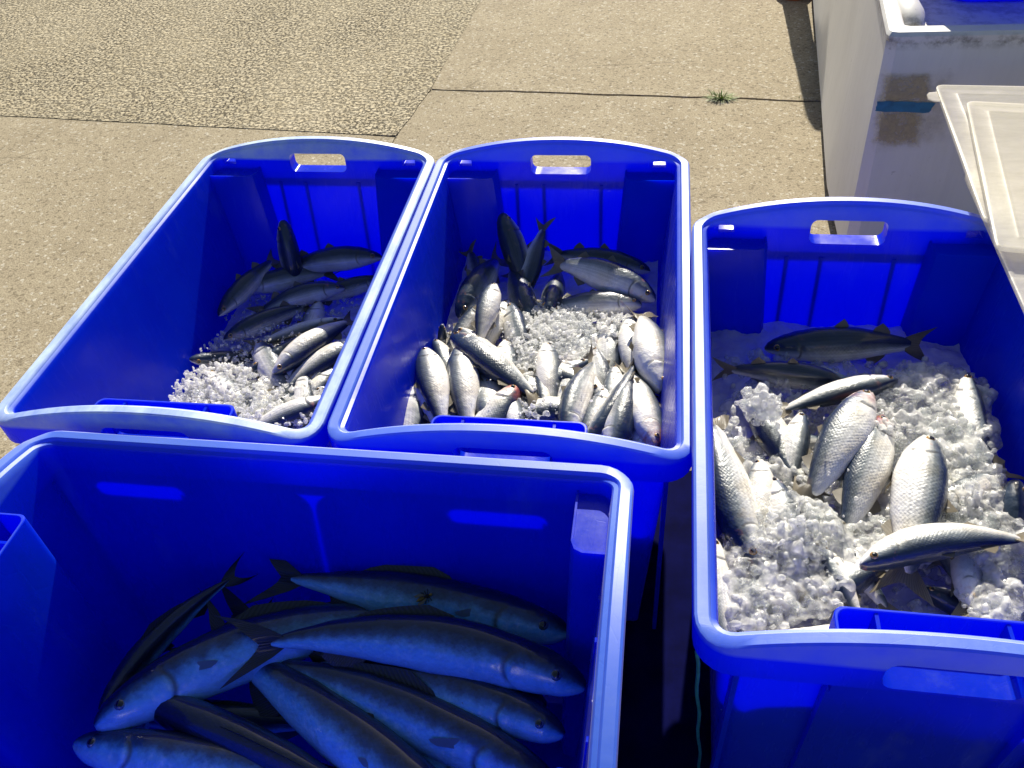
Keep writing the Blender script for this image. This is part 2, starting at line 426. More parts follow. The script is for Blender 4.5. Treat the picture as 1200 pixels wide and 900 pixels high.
M = {}
M['bin'] = mat_bin()
M['rough_slab'] = mat_concrete('exposed_aggregate', True)
M['slab'] = mat_concrete('worn_concrete', False)
M['earth'] = mat_simple('joint_dirt', (0.075, 0.06, 0.042), 0.95, var=0.4, scale=30, bump=0.6, spec=0.1)
M['gel'] = mat_fibreglass()
M['stain'] = mat_stain()
M['stain_faint'] = mat_stain('faint_stain', 0.38)
M['tape'] = mat_simple('blue_tape', (0.03, 0.20, 0.36), 0.55, var=0.3, scale=60)
M['lid'] = mat_lid()
M['ice'] = mat_ice('crushed_ice_clear', 0.36, 0.06, 0.36, 0.70)
M['ice_c'] = mat_ice('coarse_ice_clear', 0.56, 0.03, 0.36, 0.70)
M['slush'] = mat_ice('packed_ice', 0.10, 0.15, 0.1)
M['mullet'] = mat_fish('mullet_skin', (0.017, 0.034, 0.066, 1), (0.155, 0.185, 0.205, 1), (0.80, 0.795, 0.765, 1), (0.90, 0.885, 0.84, 1))
M['salmon'] = mat_fish('big_fish_skin', (0.003, 0.012, 0.036, 1), (0.025, 0.10, 0.20, 1), (0.14, 0.54, 0.84, 1), (0.28, 0.66, 0.88, 1), True)
M['fin'] = mat_fin('mullet_fin', (0.42, 0.36, 0.25), (0.15, 0.135, 0.105))
M['darkfin'] = mat_fin('dark_fin', (0.09, 0.10, 0.10), (0.030, 0.035, 0.04))
M['pale_fin'] = mat_fin('pale_fin', (0.62, 0.55, 0.42), (0.38, 0.33, 0.25))
M['grey_fin'] = mat_fin('grey_fin', (0.24, 0.40, 0.50), (0.12, 0.20, 0.28))
M['iris'] = mat_simple('eye_iris', (0.62, 0.36, 0.10), 0.15, var=0.4, scale=300, coat=1.0)
M['iris2'] = mat_simple('pale_iris', (0.16, 0.22, 0.28), 0.15, var=0.4, scale=300, coat=1.0)
M['pupil'] = mat_simple('eye_pupil', (0.008, 0.008, 0.010), 0.08, coat=1.0)
M['grass'] = mat_simple('grass_blade', (0.24, 0.34, 0.06), 0.6, var=0.5, scale=60)
M['orange'] = mat_simple('orange_plastic', (0.55, 0.085, 0.02), 0.5, var=0.2, scale=8)
M['rubber'] = mat_simple('black_rubber', (0.02, 0.02, 0.02), 0.8)
M['teal'] = mat_simple('teal_cord', (0.03, 0.30, 0.36), 0.6, var=0.3, scale=90)
M['wasp_y'] = mat_simple('wasp_yellow', (0.62, 0.40, 0.05), 0.4, var=0.6, scale=500)
M['wasp_w'] = mat_simple('wasp_wing', (0.25, 0.20, 0.12), 0.2)
M['navy'] = mat_simple('navy_plastic', (0.003, 0.004, 0.06), 0.95, var=0.4, scale=14, spec=0.05)
M['dark'] = mat_simple('dark_stone', (0.04, 0.035, 0.03), 0.9)

# ------------------------------------------------------------------ the ground
def sheet(name, pts, z, mat, thick=0.03, bev=0.004):
    bm = bmesh.new()
    b = [bm.verts.new((x, y, z - thick)) for x, y in pts]
    t = [bm.verts.new((x, y, z)) for x, y in pts]
    top = bm.faces.new(t)
    bm.faces.new(b[::-1])
    n = len(pts)
    for i in range(n): bm.faces.new((b[i], b[(i + 1) % n], t[(i + 1) % n], t[i]))
    if bev: bmesh.ops.bevel(bm, geom=list(top.edges), offset=bev, segments=2, affect='EDGES')
    return obj(name, bm, mat)

g = sheet('ground', [(-300, -300), (300, -300), (300, 300), (-300, 300)], -0.028, M['earth'], 0.1, 0)
tag(g, kind='structure')

def wobble(a, b, n, amp, seed):
    out = []
    for i in range(n + 1):
        t = i / n
        p = Vector(a).lerp(Vector(b), t)
        d = (Vector(b) - Vector(a)).normalized()
        q = Vector((-d.y, d.x))
        w = mnoise.noise(Vector((p.x * 7, p.y * 7, seed))) * amp + mnoise.noise(Vector((p.x * 31, p.y * 31, seed))) * amp * 0.6
        out.append((p.x + q.x * w, p.y + q.y * w))
    return out
GAP = 0.006
# joints of the paving: J1 across on the left, J2 running away, J3 across on the right
K = (-0.706, 2.186)
def shift(ps, dx, dy): return [(x + dx, y + dy) for x, y in ps]
j1 = wobble((-7.0, 2.79), K, 60, 0.005, 1.0)
j2a = wobble(K, (-0.676, 2.491), 10, 0.004, 2.0)
j2b = wobble((-0.676, 2.491), (-0.45, 9.0), 40, 0.004, 2.0)
j3 = wobble((-0.676, 2.491), (7.0, 1.92), 160, 0.010, 3.0)
j4 = wobble((-0.80, -6.0), K, 30, 0.002, 4.0)
s = sheet('concrete_slab', shift(j1, 0, GAP * 0.12) + shift(j2a, -GAP * 0.12, 0)[1:] + shift(j2b, -GAP * 0.12, 0)[1:] + [(-7, 9)], 0.0008, M['rough_slab'])
tag(s, kind='structure')
s = sheet('concrete_slab', shift(j3, 0, GAP * 0.5) + [(7, 9)] + shift(j2b, GAP * 0.12, 0)[::-1][:-1], 0.002, M['slab'])
tag(s, kind='structure')
s = sheet('concrete_slab', shift(j4, GAP * .2, 0) + shift(j2a, GAP * 0.12, 0)[1:] + [(x, y - GAP * (0.5 + 0.7 * abs(mnoise.noise(Vector((x * 9, 5, 0)))))) for x, y in j3][1:] + [(7, -6)], 0.0, M['slab'])
tag(s, kind='structure')
s = sheet('concrete_slab', [(-7, -6)] + shift(j4, -GAP * .2, 0) + shift(j1, 0, -GAP * 0.12)[::-1][1:], -0.001, M['slab'])
tag(s, kind='structure')

# ------------------------------------------------------------------ the blue bins
W, L, H = 0.42, 0.693, 0.39
ARCH = 0.030
def perim(inset, rad):
    """rounded rectangle round the bin, its corners first; returns (x, y, arch weight)"""
    x0, x1, y0, y1 = inset, W - inset, inset, L - inset
    r = max(rad - inset, 0.006)
    pts = []
    def arc(cx, cy, a0):
        for i in range(7):
            a = a0 + (PI / 2) * i / 6
            pts.append((cx + r * math.cos(a), cy + r * math.sin(a)))
    NE, NS = 22, 10
    arc(x1 - r, y1 - r, 0)
    pts += [(lerp(x1 - r, x0 + r, i / NE), y1) for i in range(1, NE)]
    arc(x0 + r, y1 - r, PI / 2)
    pts += [(x0, lerp(y1 - r, y0 + r, i / NS)) for i in range(1, NS)]
    arc(x0 + r, y0 + r, PI)
    pts += [(lerp(x0 + r, x1 - r, i / NE), y0) for i in range(1, NE)]
    arc(x1 - r, y0 + r, 3 * PI / 2)
    pts += [(x1, lerp(y0 + r, y1 - r, i / NS)) for i in range(1, NS)]
    out = []
    for x, y in pts:
        e = min(y - y0, y1 - y)
        w = 0.0
        if e < r * 1.01:
            q = abs(2 * x / W - 1)
            w = max(0.0, 1 - (q / 0.93) ** 2.1)
            w = w * max(0.0, 1 - e / max(r, 1e-4)) ** 0.5
        out.append((x, y, w))
    return out

def build_bin():
    root = empty('fish_bin')
    bm = bmesh.new()
    prof = [(0.058, 0.000, 0), (0.052, 0.006, 0), (0.030, H - 0.10, 0), (0.0255, H - 0.0385, 0), (0.0035, H - 0.036, 0), (0.0015, H - 0.034, 0),
            (0.0000, H - 0.006, 1), (0.0012, H - 0.0015, 1), (0.0035, H, 1), (0.0130, H, 1), (0.0142, H - 0.0010, 1), (0.0156, H - 0.0040, 1),
            (0.0200, H - 0.0055, 1), (0.0216, H - 0.008, 1), (0.0225, H - 0.014, 1), (0.0265, H - 0.045, 0), (0.034, H - 0.12, 0), (0.0555, 0.012, 0), (0.062, 0.006, 0)]
    rings = [[(x, y, z + ARCH * a * w) for x, y, w in perim(i, 0.036 if z > H - 0.05 else 0.05)] for i, z, a in prof]
    loft(bm, rings)
    finish(bm)
    body = obj('body', bm, M['bin'], root, done=True)
    # cut the hand holes and the slots
    cut = bmesh.new()
    def rounded_cut(xc, wd, z0, z1, ya, yb, r):
        pts = []
        for cx, cz, a0 in ((xc + wd / 2 - r, z1 - r, 0), (xc - wd / 2 + r, z1 - r, PI / 2), (xc - wd / 2 + r, z0 + r, PI), (xc + wd / 2 - r, z0 + r, 3 * PI / 2)):
            for i in range(5):
                a = a0 + PI / 2 * i / 4
                pts.append((cx + r * math.cos(a), cz + r * math.sin(a)))
        loft(cut, [[(x, ya, z) for x, z in pts], [(x, yb, z) for x, z in pts]])
    rounded_cut(W / 2, 0.100, H - 0.026, H + 0.007, L - 0.06, L + 0.05, 0.009)
    rounded_cut(W / 2, 0.112, H - 0.030, H + 0.005, -0.05, 0.0402, 0.012)
    for xs in (0.115, 0.885): rounded_cut(W * xs, 0.022, H - 0.0135, H - 0.0035, L - 0.06, L + 0.05, 0.0012)
    bmesh.ops.recalc_face_normals(cut, faces=cut.faces)
    cm = bpy.data.meshes.new('cutter'); cut.to_mesh(cm); cut.free()
    co = bpy.data.objects.new('cutter', cm); COL.objects.link(co)
    md = body.modifiers.new('cut', 'BOOLEAN'); md.operation = 'DIFFERENCE'; md.object = co; md.solver = 'EXACT'
    bpy.context.view_layer.update()
    me = bpy.data.meshes.new_from_object(body.evaluated_get(bpy.context.evaluated_depsgraph_get()))
    body.modifiers.clear()
    body.data = me
    bpy.data.objects.remove(co)
    b2 = bmesh.new(); b2.from_mesh(me)
    for f in b2.faces: f.smooth = True
    for e in b2.edges: e.smooth = len(e.link_faces) != 2 or e.calc_face_angle(0) < math.radians(32)
    b2.to_mesh(me); b2.free()
    # far end: a stacking ledge in each corner, with a low lip
    for sx in (0, 1):
        bm = bmesh.new()
        zt = H - 0.022
        wd = 0.084
        i_t, i_b = 0.0235, 0.062
        def pr(z, d, w):
            ins = lerp(i_b, i_t, z / zt)
            xa, ya = ins - 0.004, L - ins + 0.004
            pts = [(xa, ya), (xa, L - ins - d), (xa + w - 0.014, L - ins - d), (xa + w - 0.004, L - ins - d + 0.004), (xa + w, L - ins - d + 0.012), (xa + w, ya)]
            return [((x if not sx else W - x), y, z) for x, y in pts]
        loft(bm, [pr(0.01, 0.016, wd * 0.9), pr(zt - 0.002, 0.036, wd), pr(zt + 0.004, 0.0362, wd), pr(zt + 0.004, 0.0340, wd - 0.0024), pr(zt, 0.0335, wd - 0.003)])
        obj('corner_ledge', bm, M['bin'], root)
    # near end: a three-celled hand pocket standing proud of the wall
    bm = bmesh.new()
    zt = H - 0.006
    xa, xb = W * 0.285, W * 0.715
    def upath(z, dep, off):
        ins = lerp(0.062, 0.0225, min(1, z / (H - 0.014)))
        e = ins + dep - off
        x0, x1, r = xa + off, xb - off, 0.010
        pts = [(x0, ins - 0.012)]
        pts += [(x0 + r - r * math.cos(PI / 2 * i / 4), e - r + r * math.sin(PI / 2 * i / 4)) for i in range(5)]
        pts += [(x1 - r + r * math.sin(PI / 2 * i / 4), e - r + r * math.cos(PI / 2 * i / 4)) for i in range(5)]
        pts += [(x1, ins - 0.012)]
        return [(x, y, z) for x, y in pts]
    th = 0.0032
    rings = [upath(0.01, 0.018, 0), upath(zt - 0.06, 0.036, 0), upath(zt - 0.001, 0.039, 0), upath(zt, 0.039, 0.0008), upath(zt, 0.039, th - 0.0008), upath(zt - 0.001, 0.039, th), upath(zt - 0.062, 0.036, th)]
    loft(bm, rings, cap0=False, cap1=False, closed=False)
    pocket = obj('hand_pocket', bm, M['bin'], root)
    bm = bmesh.new(); add_box(bm, xa + 0.002, xb - 0.002, 0.018, 0.0225 + 0.038 - 0.001, zt - 0.054, zt - 0.050)
    obj('pocket_floor', bm, M['bin'], pocket)
    for q in (0.2, 0.79):
        bm = bmesh.new(); add_box(bm, lerp(xa, xb, q) - 0.0016, lerp(xa, xb, q) + 0.0016, 0.020, 0.0225 + 0.039 - 0.0015, zt - 0.0505, zt - 0.002)
        obj('divider', bm, M['bin'], pocket)
    # ribs moulded down the outside of the ends
    for yy, sg in ((L, 1), (0, -1)):
        for q in (0.10, 0.32, 0.43, 0.66, 0.78, 0.93):
            if yy == 0 and 0.29 < q < 0.71: continue
            bm = bmesh.new()
            xc = W * q
            y_t, y_b = (L - 0.0265, L - 0.050) if sg > 0 else (0.0265, 0.050)
            a = 0.0025
            loft(bm, [[(xc - a, y_b - 0.002 * sg, 0.012), (xc + a, y_b - 0.002 * sg, 0.012), (xc + a, y_b + 0.012 * sg, 0.012), (xc - a, y_b + 0.012 * sg, 0.012)],
                      [(xc - a, y_t - 0.002 * sg, H - 0.045), (xc + a, y_t - 0.002 * sg, H - 0.045), (xc + a, y_t + 0.012 * sg, H - 0.045), (xc - a, y_t + 0.012 * sg, H - 0.045)]])
            obj('rib', bm, M['bin'], root)
    return root

BINS = {'A': (-0.785, 0.652, 0.0, 1.0), 'B': (-0.361, 0.653, 0.004, 1.0), 'C': (0.0510, 0.411, -0.006, 0.424 / H), 'D': (-0.698, 0.217 + W, -0.005 - PI / 2, 0.405 / H)}
LBL = {'A': 'blue plastic bin furthest left, icy fish in its sunlit near corner',
       'B': 'blue plastic bin in the middle of the back row, packed with pale fish',
       'C': 'large blue plastic bin on the right, full of ice and scaly fish',
       'D': 'blue plastic bin in front turned sideways, holding long dark fish'}
WEAR = {'A': 0.85, 'B': 0.22, 'C': 0.26, 'D': 0.14}
bin0 = build_bin()
for i, k in enumerate('ABCD'):
    b = bin0 if i == 0 else copy_tree(bin0)
    x, y, rz, sz = BINS[k]
    b.location = (x, y, 0.001)
    b.rotation_euler = (0, 0, rz)
    b.scale = (1, 1, sz)
    tag(b, LBL[k], 'bin', 'blue fish bins')
    for c in b.children:
        if c.name.startswith('body'): c.color = (WEAR[k], 0, 0, 1)

def bin_local(k, p):
    x, y, rz, sz = BINS[k]
    q = Matrix.Rotation(-rz, 3, 'Z') @ Vector((p[0] - x, p[1] - y, p[2]))
    return q.x, q.y, q.z / sz

# ------------------------------------------------------------------ the fish
def inside(b, p, mg=0.004):
    u, v, w = bin_local(b, p)
    ins = 0.026 + (H - w) / H * 0.036 + mg
    if not (ins < u < W - ins and ins < v < L - ins): return False
    if v < ins + 0.042 and W * 0.275 < u < W * 0.725: return False
    return True
PROF = {
 'mullet': dict(top=[(0, .006), (.02, .030), (.06, .050), (.12, .070), (.20, .088), (.30, .100), (.42, .104), (.55, .094), (.68, .072), (.78, .050), (.84, .040), (.87, .020)],
                bot=[(0, .010), (.02, .028), (.06, .046), (.12, .070), (.20, .094), (.30, .110), (.42, .114), (.55, .100), (.68, .074), (.78, .050), (.84, .040), (.87, .020)],
                wid=[(0, .018), (.02, .036), (.06, .052), (.12, .066), (.20, .078), (.30, .086), (.42, .084), (.55, .072), (.68, .050), (.78, .028), (.84, .013), (.87, .003)], eye=.075),
 'salmon': dict(top=[(0, .014), (.012, .030), (.03, .044), (.06, .058), (.12, .074), (.20, .086), (.30, .093), (.42, .094), (.55, .084), (.68, .060), (.78, .036), (.84, .024), (.87, .010)],
                bot=[(0, .014), (.012, .030), (.03, .046), (.06, .062), (.12, .078), (.20, .090), (.30, .098), (.42, .100), (.55, .088), (.68, .060), (.78, .036), (.84, .024), (.87, .010)],
                wid=[(0, .014), (.012, .026), (.03, .038), (.06, .050), (.12, .062), (.20, .070), (.30, .074), (.42, .074), (.55, .064), (.68, .042), (.78, .024), (.84, .012), (.87, .003)], eye=.075)}
SS = [0, .008, .02, .035, .05, .065, .08, .10, .12, .14, .16, .175, .185, .192, .20, .21, .225, .25, .28, .31, .35, .39, .43, .47, .51, .55, .59, .63, .67, .71, .75, .79, .82, .85, .87]
NSEG = 26

def sheet_fin(bm, uvl, frame, outline_fn, nu, nv, th):
    """closed thin wedge: outline_fn(u, v) -> (along, out); frame(along, out, side) -> point"""
    fr, bk = [], []
    for i in range(nu + 1):
        a, b = [], []
        for j in range(nv + 1):
            u, v = i / nu, j / nv
            t = th * (1 - 0.75 * v)
            a.append(bm.verts.new(frame(*outline_fn(u, v), t)))
            b.append(bm.verts.new(frame(*outline_fn(u, v), -t)))
        fr.append(a); bk.append(b)
    def q(vs, uvs):
        try: f = bm.faces.new(vs)
        except ValueError: return
        for l, c in zip(f.loops, uvs): l[uvl].uv = c
    for i in range(nu):
        for j in range(nv):
            uvs = [(i / nu, j / nv), ((i + 1) / nu, j / nv), ((i + 1) / nu, (j + 1) / nv), (i / nu, (j + 1) / nv)]
            q((fr[i][j], fr[i + 1][j], fr[i + 1][j + 1], fr[i][j + 1]), uvs)
            q((bk[i][j], bk[i][j + 1], bk[i + 1][j + 1], bk[i + 1][j]), [uvs[0], uvs[3], uvs[2], uvs[1]])
    for i in range(nu):
        q((fr[i][nv], fr[i + 1][nv], bk[i + 1][nv], bk[i][nv]), [(i / nu, 1)] * 4)
        q((fr[i + 1][0], fr[i][0], bk[i][0], bk[i + 1][0]), [(i / nu, 0)] * 4)
    for j in range(nv):
        q((fr[0][j], fr[0][j + 1], bk[0][j + 1], bk[0][j]), [(0, j / nv)] * 4)
        q((fr[nu][j + 1], fr[nu][j], bk[nu][j], bk[nu][j + 1]), [(1, j / nv)] * 4)

def make_fish(kind, label, hp, tp, roll, bs=0.0, bu=0.0, fat=1.0, group=None, spread=1.0, twist=0.0, red=0.0):
    pf = PROF[kind]
    hp, tp = Vector(hp), Vector(tp)
    Ln = (hp - tp).length
    x = (hp - tp).normalized()
    side0 = Vector((0, 0, 1)).cross(x)
    if side0.length < 1e-3: side0 = Vector((0, 1, 0))
    side0.normalize()
    up0 = x.cross(side0)
    base = Vector((tp + hp) / 2); base.z = min(tp.z, hp.z) - 0.02
    rl = math.radians(roll)
    def centre(s):
        t = 1 - s
        b = 4 * t * (1 - t)
        return tp + (hp - tp) * t + side0 * (bs * b) + up0 * (bu * b)
    def axes(s):
        e = 0.01
        f = (centre(s - e) - centre(s + e)).normalized()
        r = rl + math.radians(twist) * (s - 0.4)
        sd = (side0 - f * side0.dot(f)).normalized()
        u = f.cross(sd)
        dor = u * math.cos(r) + sd * math.sin(r)
        lat = dor.cross(f) * -1            # left flank
        return f, dor, lat
    seed = random.random() * 50
    root = empty('mullet' if kind == 'mullet' else 'fish', base)
    tag(root, label, 'fish', group)
    bm = bmesh.new()
    uvl = bm.loops.layers.uv.new('scales')
    la = bm.verts.layers.float.new('along')
    ld = bm.verts.layers.float.new('dorsal')
    nsc = 62.0
    rings, uvs = [], []
    for s in SS:
        c = centre(s)
        f, dor, lat = axes(s)
        T, B, Wd = interp(pf['top'], s) * Ln * fat, interp(pf['bot'], s) * Ln * fat, interp(pf['wid'], s) * Ln * fat
        ring = []
        for k in range(NSEG):
            a = 2 * PI * k / NSEG
            ca, sa = math.cos(a), math.sin(a)
            pw = 0.90
            yy = math.copysign(abs(ca) ** pw, ca) * Wd
            zz = math.copysign(abs(sa) ** pw, sa) * (T if sa > 0 else B)
            disp = 1.0
            # gill cover edge, mouth and cheek
            gs = 0.205 - 0.060 * (sa + 0.10) ** 2
            gm = max(0.0, min(1.0, (0.62 - sa) / 0.35)) * max(0.0, min(1.0, (sa + 1.02) / 0.25))
            disp += (1.7 if kind == 'salmon' else 1.0) * gm * (0.030 * math.exp(-((s - gs + 0.014) / 0.014) ** 2) - 0.075 * math.exp(-((s - gs - 0.005) / 0.007) ** 2))
            mo = math.exp(-((sa + 0.15 + s * 4.0) / 0.16) ** 2) * math.exp(-(s / 0.045) ** 2)
            disp -= 0.28 * mo
            disp += 0.05 * mnoise.noise(Vector((s * 6 + seed, ca * 1.3, sa * 1.3))) + 0.018 * mnoise.noise(Vector((s * 22 + seed, ca * 3, sa * 3)))
            v = bm.verts.new(c + (lat * yy + dor * zz) * disp - base)
            v[la] = s
            v[ld] = sa
            ring.append(v)
        rings.append(ring)
    for i in range(len(SS) - 1):
        for k in range(NSEG):
            j = (k + 1) % NSEG
            fc = bm.faces.new((rings[i][k], rings[i][j], rings[i + 1][j], rings[i + 1][k]))
            co = [(SS[i] * nsc, k / NSEG * 42), (SS[i] * nsc, (k + 1) / NSEG * 42), (SS[i + 1] * nsc, (k + 1) / NSEG * 42), (SS[i + 1] * nsc, k / NSEG * 42)]
            for l, q in zip(fc.loops, co): l[uvl].uv = q
    bm.faces.new(rings[0]); bm.faces.new(rings[-1][::-1])
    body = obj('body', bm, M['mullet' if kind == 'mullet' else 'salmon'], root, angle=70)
    body.color = (red, 0.38 if any(w in label for w in ('dark wet', 'dark fish', 'dark scaled', 'dark backed', 'dim ', 'shaded', 'shadowy', 'black', 'dark round', 'dark strip')) and 'right of' not in label else 0.0, 0, 1)  # darker skin by label: own dark backs, plus painted shade on dim fish
    fm = M['fin' if kind == 'mullet' else 'darkfin']
    def newfin(name, frame, fn, nu, nv, th=0.0007, mt=None):
        b = bmesh.new()
        ul = b.loops.layers.uv.new('scales')
        sheet_fin(b, ul, frame, fn, nu, nv, th)
        return obj(name, b, mt or fm, root, angle=60)
    # tail
    ft, dt, lt = axes(0.86)
    ct = centre(0.835)
    fork = 0.50 if kind == 'mullet' else 0.62
    tl = 0.18 * Ln * spread
    th_h = (0.115 if kind == 'mullet' else 0.125) * Ln * fat
    curl = random.uniform(-0.25, 0.25)
    RT = 0.036 if kind == 'mullet' else 0.022
    def tail_fn(u, v):
        w = 2 * u - 1
        ln = tl * (1 - fork * (1 - abs(w) ** 1.2))
        return v * ln, (RT * Ln * fat + (th_h - RT * Ln * fat) * v ** 0.85) * w
    newfin('tail_fin', lambda a, o, t: ct - ft * a + dt * o + lt * (t + curl * a * a / tl + 0.004 * math.sin(o * 160)) - base, tail_fn, 12, 5)
    # dorsals, anal
    def dfin(name, s0, s1, hgt, sweep, sign, th=0.0006):
        def fr(a, o, t):
            c = centre(a)
            f, dor, lat = axes(a)
            r = interp(pf['top' if sign > 0 else 'bot'], a) * Ln * fat * 0.90
            return c + dor * (sign * (r + o)) + lat * t - f * (o * sweep) - base
        def fn(u, v):
            hh = hgt * Ln * (1 - u) ** 0.7 * (0.35 + 0.65 * min(1, u * 6))
            return lerp(s0, s1, u), v * hh
        newfin(name, fr, fn, 6, 2, th)
    fh = random.uniform(0.5, 1.0)
    if kind == 'mullet':
        dfin('dorsal_fin', 0.40, 0.49, 0.075 * fh, 0.9, 1)
        dfin('dorsal_fin', 0.63, 0.74, 0.065, 0.7, 1)
        dfin('anal_fin', 0.60, 0.73, 0.060, 0.7, -1)
    else:
        dfin('dorsal_fin', 0.36, 0.66, 0.055 * fh, 1.1, 1)
        dfin('anal_fin', 0.60, 0.74, 0.055, 0.8, -1)
    # pectoral and pelvic fins
    for sg in (1, -1):
        f, dor, lat = axes(0.215)
        c = centre(0.215)
        wd = interp(pf['wid'], 0.215) * Ln * fat
        out = random.uniform(0.02, 0.18)
        o0 = c + lat * (sg * wd * 0.86) + dor * (0.012 * Ln)
        def pf_frame(a, o, t, sg=sg, f=f, dor=dor, lat=lat, o0=o0, out=out):
            return o0 - f * a + lat * (sg * (a * out + t)) + dor * (o - a * 0.15) - base
        newfin('pectoral_fin', pf_frame, lambda u, v: (v * 0.115 * Ln * (1 - 0.45 * abs(2 * u - 0.6) ** 1.5), (2 * u - 1) * (0.007 + 0.010 * v) * Ln), 6, 4, mt=M['pale_fin'] if kind == 'mullet' else M['grey_fin'])
    f, dor, lat = axes(0.36)
    c = centre(0.36)
    o1 = c - dor * (interp(pf['bot'], 0.36) * Ln * fat * 0.93)
    newfin('pelvic_fin', lambda a, o, t: o1 - f * a - dor * (a * 0.35 + 0.0) + lat * (o + t) - base, lambda u, v: (v * 0.085 * Ln, (2 * u - 1) * (0.012 + 0.016 * v) * Ln), 4, 2)
    # eyes
    es = pf['eye']
    f, dor, lat = axes(es)
    c = centre(es)
    er = 0.0235 * Ln if kind == 'mullet' else 0.0165 * Ln
    for sg in (1, -1):
        wd = interp(pf['wid'], es) * Ln * fat
        tp_ = interp(pf['top'], es) * Ln * fat
        zz = 0.22
        yy = math.cos(math.asin(zz)) ** 0.9 * wd
        nrm = (lat * sg + dor * 0.25).normalized()
        e1 = nrm.cross(f).normalized(); e2 = nrm.cross(e1)
        o2 = c + lat * (sg * yy) + dor * (zz * tp_) - nrm * (er * 0.35)
        bm = bmesh.new()
        rr = []
        for th in (1.45, 1.2, 0.95, 0.80, 0.66, 0.64, 0.40, 0.15):
            rr.append([o2 + (e1 * math.cos(2 * PI * k / 12) + e2 * math.sin(2 * PI * k / 12)) * (er * math.sin(th)) + nrm * (er * 0.75 * math.cos(th)) - base for k in range(12)])
        loft(bm, rr)
        bm.faces.ensure_lookup_table()
        for i, fc in enumerate(bm.faces): fc.material_index = 1 if (i >= 12 * 4 and i < 12 * 7) or i == len(bm.faces) - 1 else 0
        obj('eye', bm, [M['iris' if kind == 'mullet' else 'iris2'], M['pupil']], root, angle=60)
    return root

Z0 = {'A': 0.185, 'B': 0.245, 'C': 0.292, 'D': 0.195}
#FISHTABLE
FISH = []
def F(b, h, t, roll, label, bs=0.0, bu=0.0, fat=1.0, **kw): FISH.append((b, h, t, roll, label, bs, bu, fat, kw))
# front bin: long dark fish
F('D', (667, 742, .020), (296, 672, .030), 52, 'long fish lying furthest back in the front bin, nose to the right, wasp on it', 0.004, .006, 1.0)
F('D', (686, 806, .034), (262, 764, .034), 50, 'long fish arched over the middle of the front pile, forked tail pointing left', .030, .012, 1.0)
F('D', (684, 868, .014), (335, 772, .000), 55, 'long fish with bright gill cover, lowest nose on the right of the front bin', .012, .004, 1.05)
F('D', (684, 940, -.006), (262, 762, .000), 48, 'long fish slanting down under the arched fish, its head cut off by the frame', .010, .010, .95)
F('D', (560, 985, -.004), (225, 730, -.002), 60, 'steep slanting fish at the bottom middle of the front bin, small fin showing', .004, .006, .92)
F('D', (112, 852, .010), (545, 722, .006), -58, 'broad silver fish curving up from the left wall of the front bin', -.040, .006, 1.08)
F('D', (118, 838, -.012), (296, 664, .034), -12, 'dark backed fish curving along the left of the front bin, tail up', -.020, .004, .95)
F('D', (143, 806, -.004), (520, 985, -.028), 8, 'almost black fish seen from above, blunt snout at its upper left', 0, .012, .86)
F('D', (88, 872, -.006), (470, 940, -.022), -70, 'pale fish along the bottom edge of the photo, head against the left wall', 0, .006, 1.0)
F('D', (600, 775, -.022), (240, 715, -.018), 60, 'half hidden fish pressed under the hindmost one in the front bin', .0, .004, 1.0)
F('D', (150, 835, -.03), (430, 850, -.035), -20, 'dark fish sunk in the gap between the broad and the black fish', .0, .0, .95)
F('D', (640, 830, -.012), (300, 745, -.014), 56, 'fish mostly hidden below the arched one, flank catching blue light', .008, .004, 1.05)
F('D', (600, 930, -.020), (300, 800, -.022), 52, 'fish low between the two slanting ones near the bottom of the photo', .004, .004, 1.0)
F('D', (120, 880, -.030), (330, 720, -.020), -50, 'fish low along the left end of the front bin under the broad one', -.010, .0, 1.0)
F('A', (286, 340, .006), (398, 318, .002), -40, 'dark fish lying across in front of the upright snout in the left bin', 0, .008, 1.1)
F('A', (262, 398, -.002), (370, 356, -.006), -30, 'dark wet back at the edge of the shadow in the left bin', 0, .006, 1.0)
# left bin
F('A', (331, 258, .108), (350, 350, -.03), -35, 'dark fish poking its snout straight up at the far end of the left bin', 0, 0, 1.15)
F('A', (448, 302, .030), (318, 322, .010), 38, 'shaded fish lying along the far end of the left bin, beside the long rim', .006, .010, 1.0)
F('A', (256, 370, .012), (326, 300, .034), -36, 'dim fish slanting along the far left of the left bin', 0, .006, 1.0)
F('A', (404, 338, .008), (296, 372, -.008), 44, 'shaded fish with ridged scales in the middle of the left bin', .004, .012, 1.05)
F('A', (452, 326, .000), (350, 356, -.012), 40, 'shaded fish half hidden by the right rim of the left bin', 0, .004, .9)
F('A', (402, 374, .006), (306, 400, -.004), -110, 'slim fish at the edge of the shadow, topmost in the ice of the left bin', 0, .004, .7)
F('A', (320, 439, .016), (420, 372, .016), 112, 'bright fish with a dark snout lying across the ice of the left bin', 0, .010, 1.05)
F('A', (295, 436, .006), (382, 384, .002), 35, 'dark backed fish just behind the bright one in the left bin', 0, .004, .9)
F('A', (424, 398, .008), (318, 468, -.002), -100, 'long pale bellied fish running under the right rim of the left bin', 0, .006, 1.05)
F('A', (384, 455, .004), (310, 478, -.006), 50, 'small fish head pointing right at the right rim of the left bin', 0, .0, .9)
F('A', (238, 486, -.006), (300, 464, -.012), 30, 'dark strip of a fish buried in ice by the left hand pocket', 0, 0, .8)
F('A', (388, 468, .010), (290, 508, .0), -95, 'fish with blue grey scales in the near right corner of the left bin', 0, .006, 1.1)
F('A', (222, 421, .006), (300, 418, -.03), 0, 'dark round fish head poking out of the ice near the left wall', 0, 0, .9)
F('A', (306, 447, -.004), (250, 462, -.014), 15, 'scrap of dark fish back showing through the ice of the left bin', 0, 0, .75)
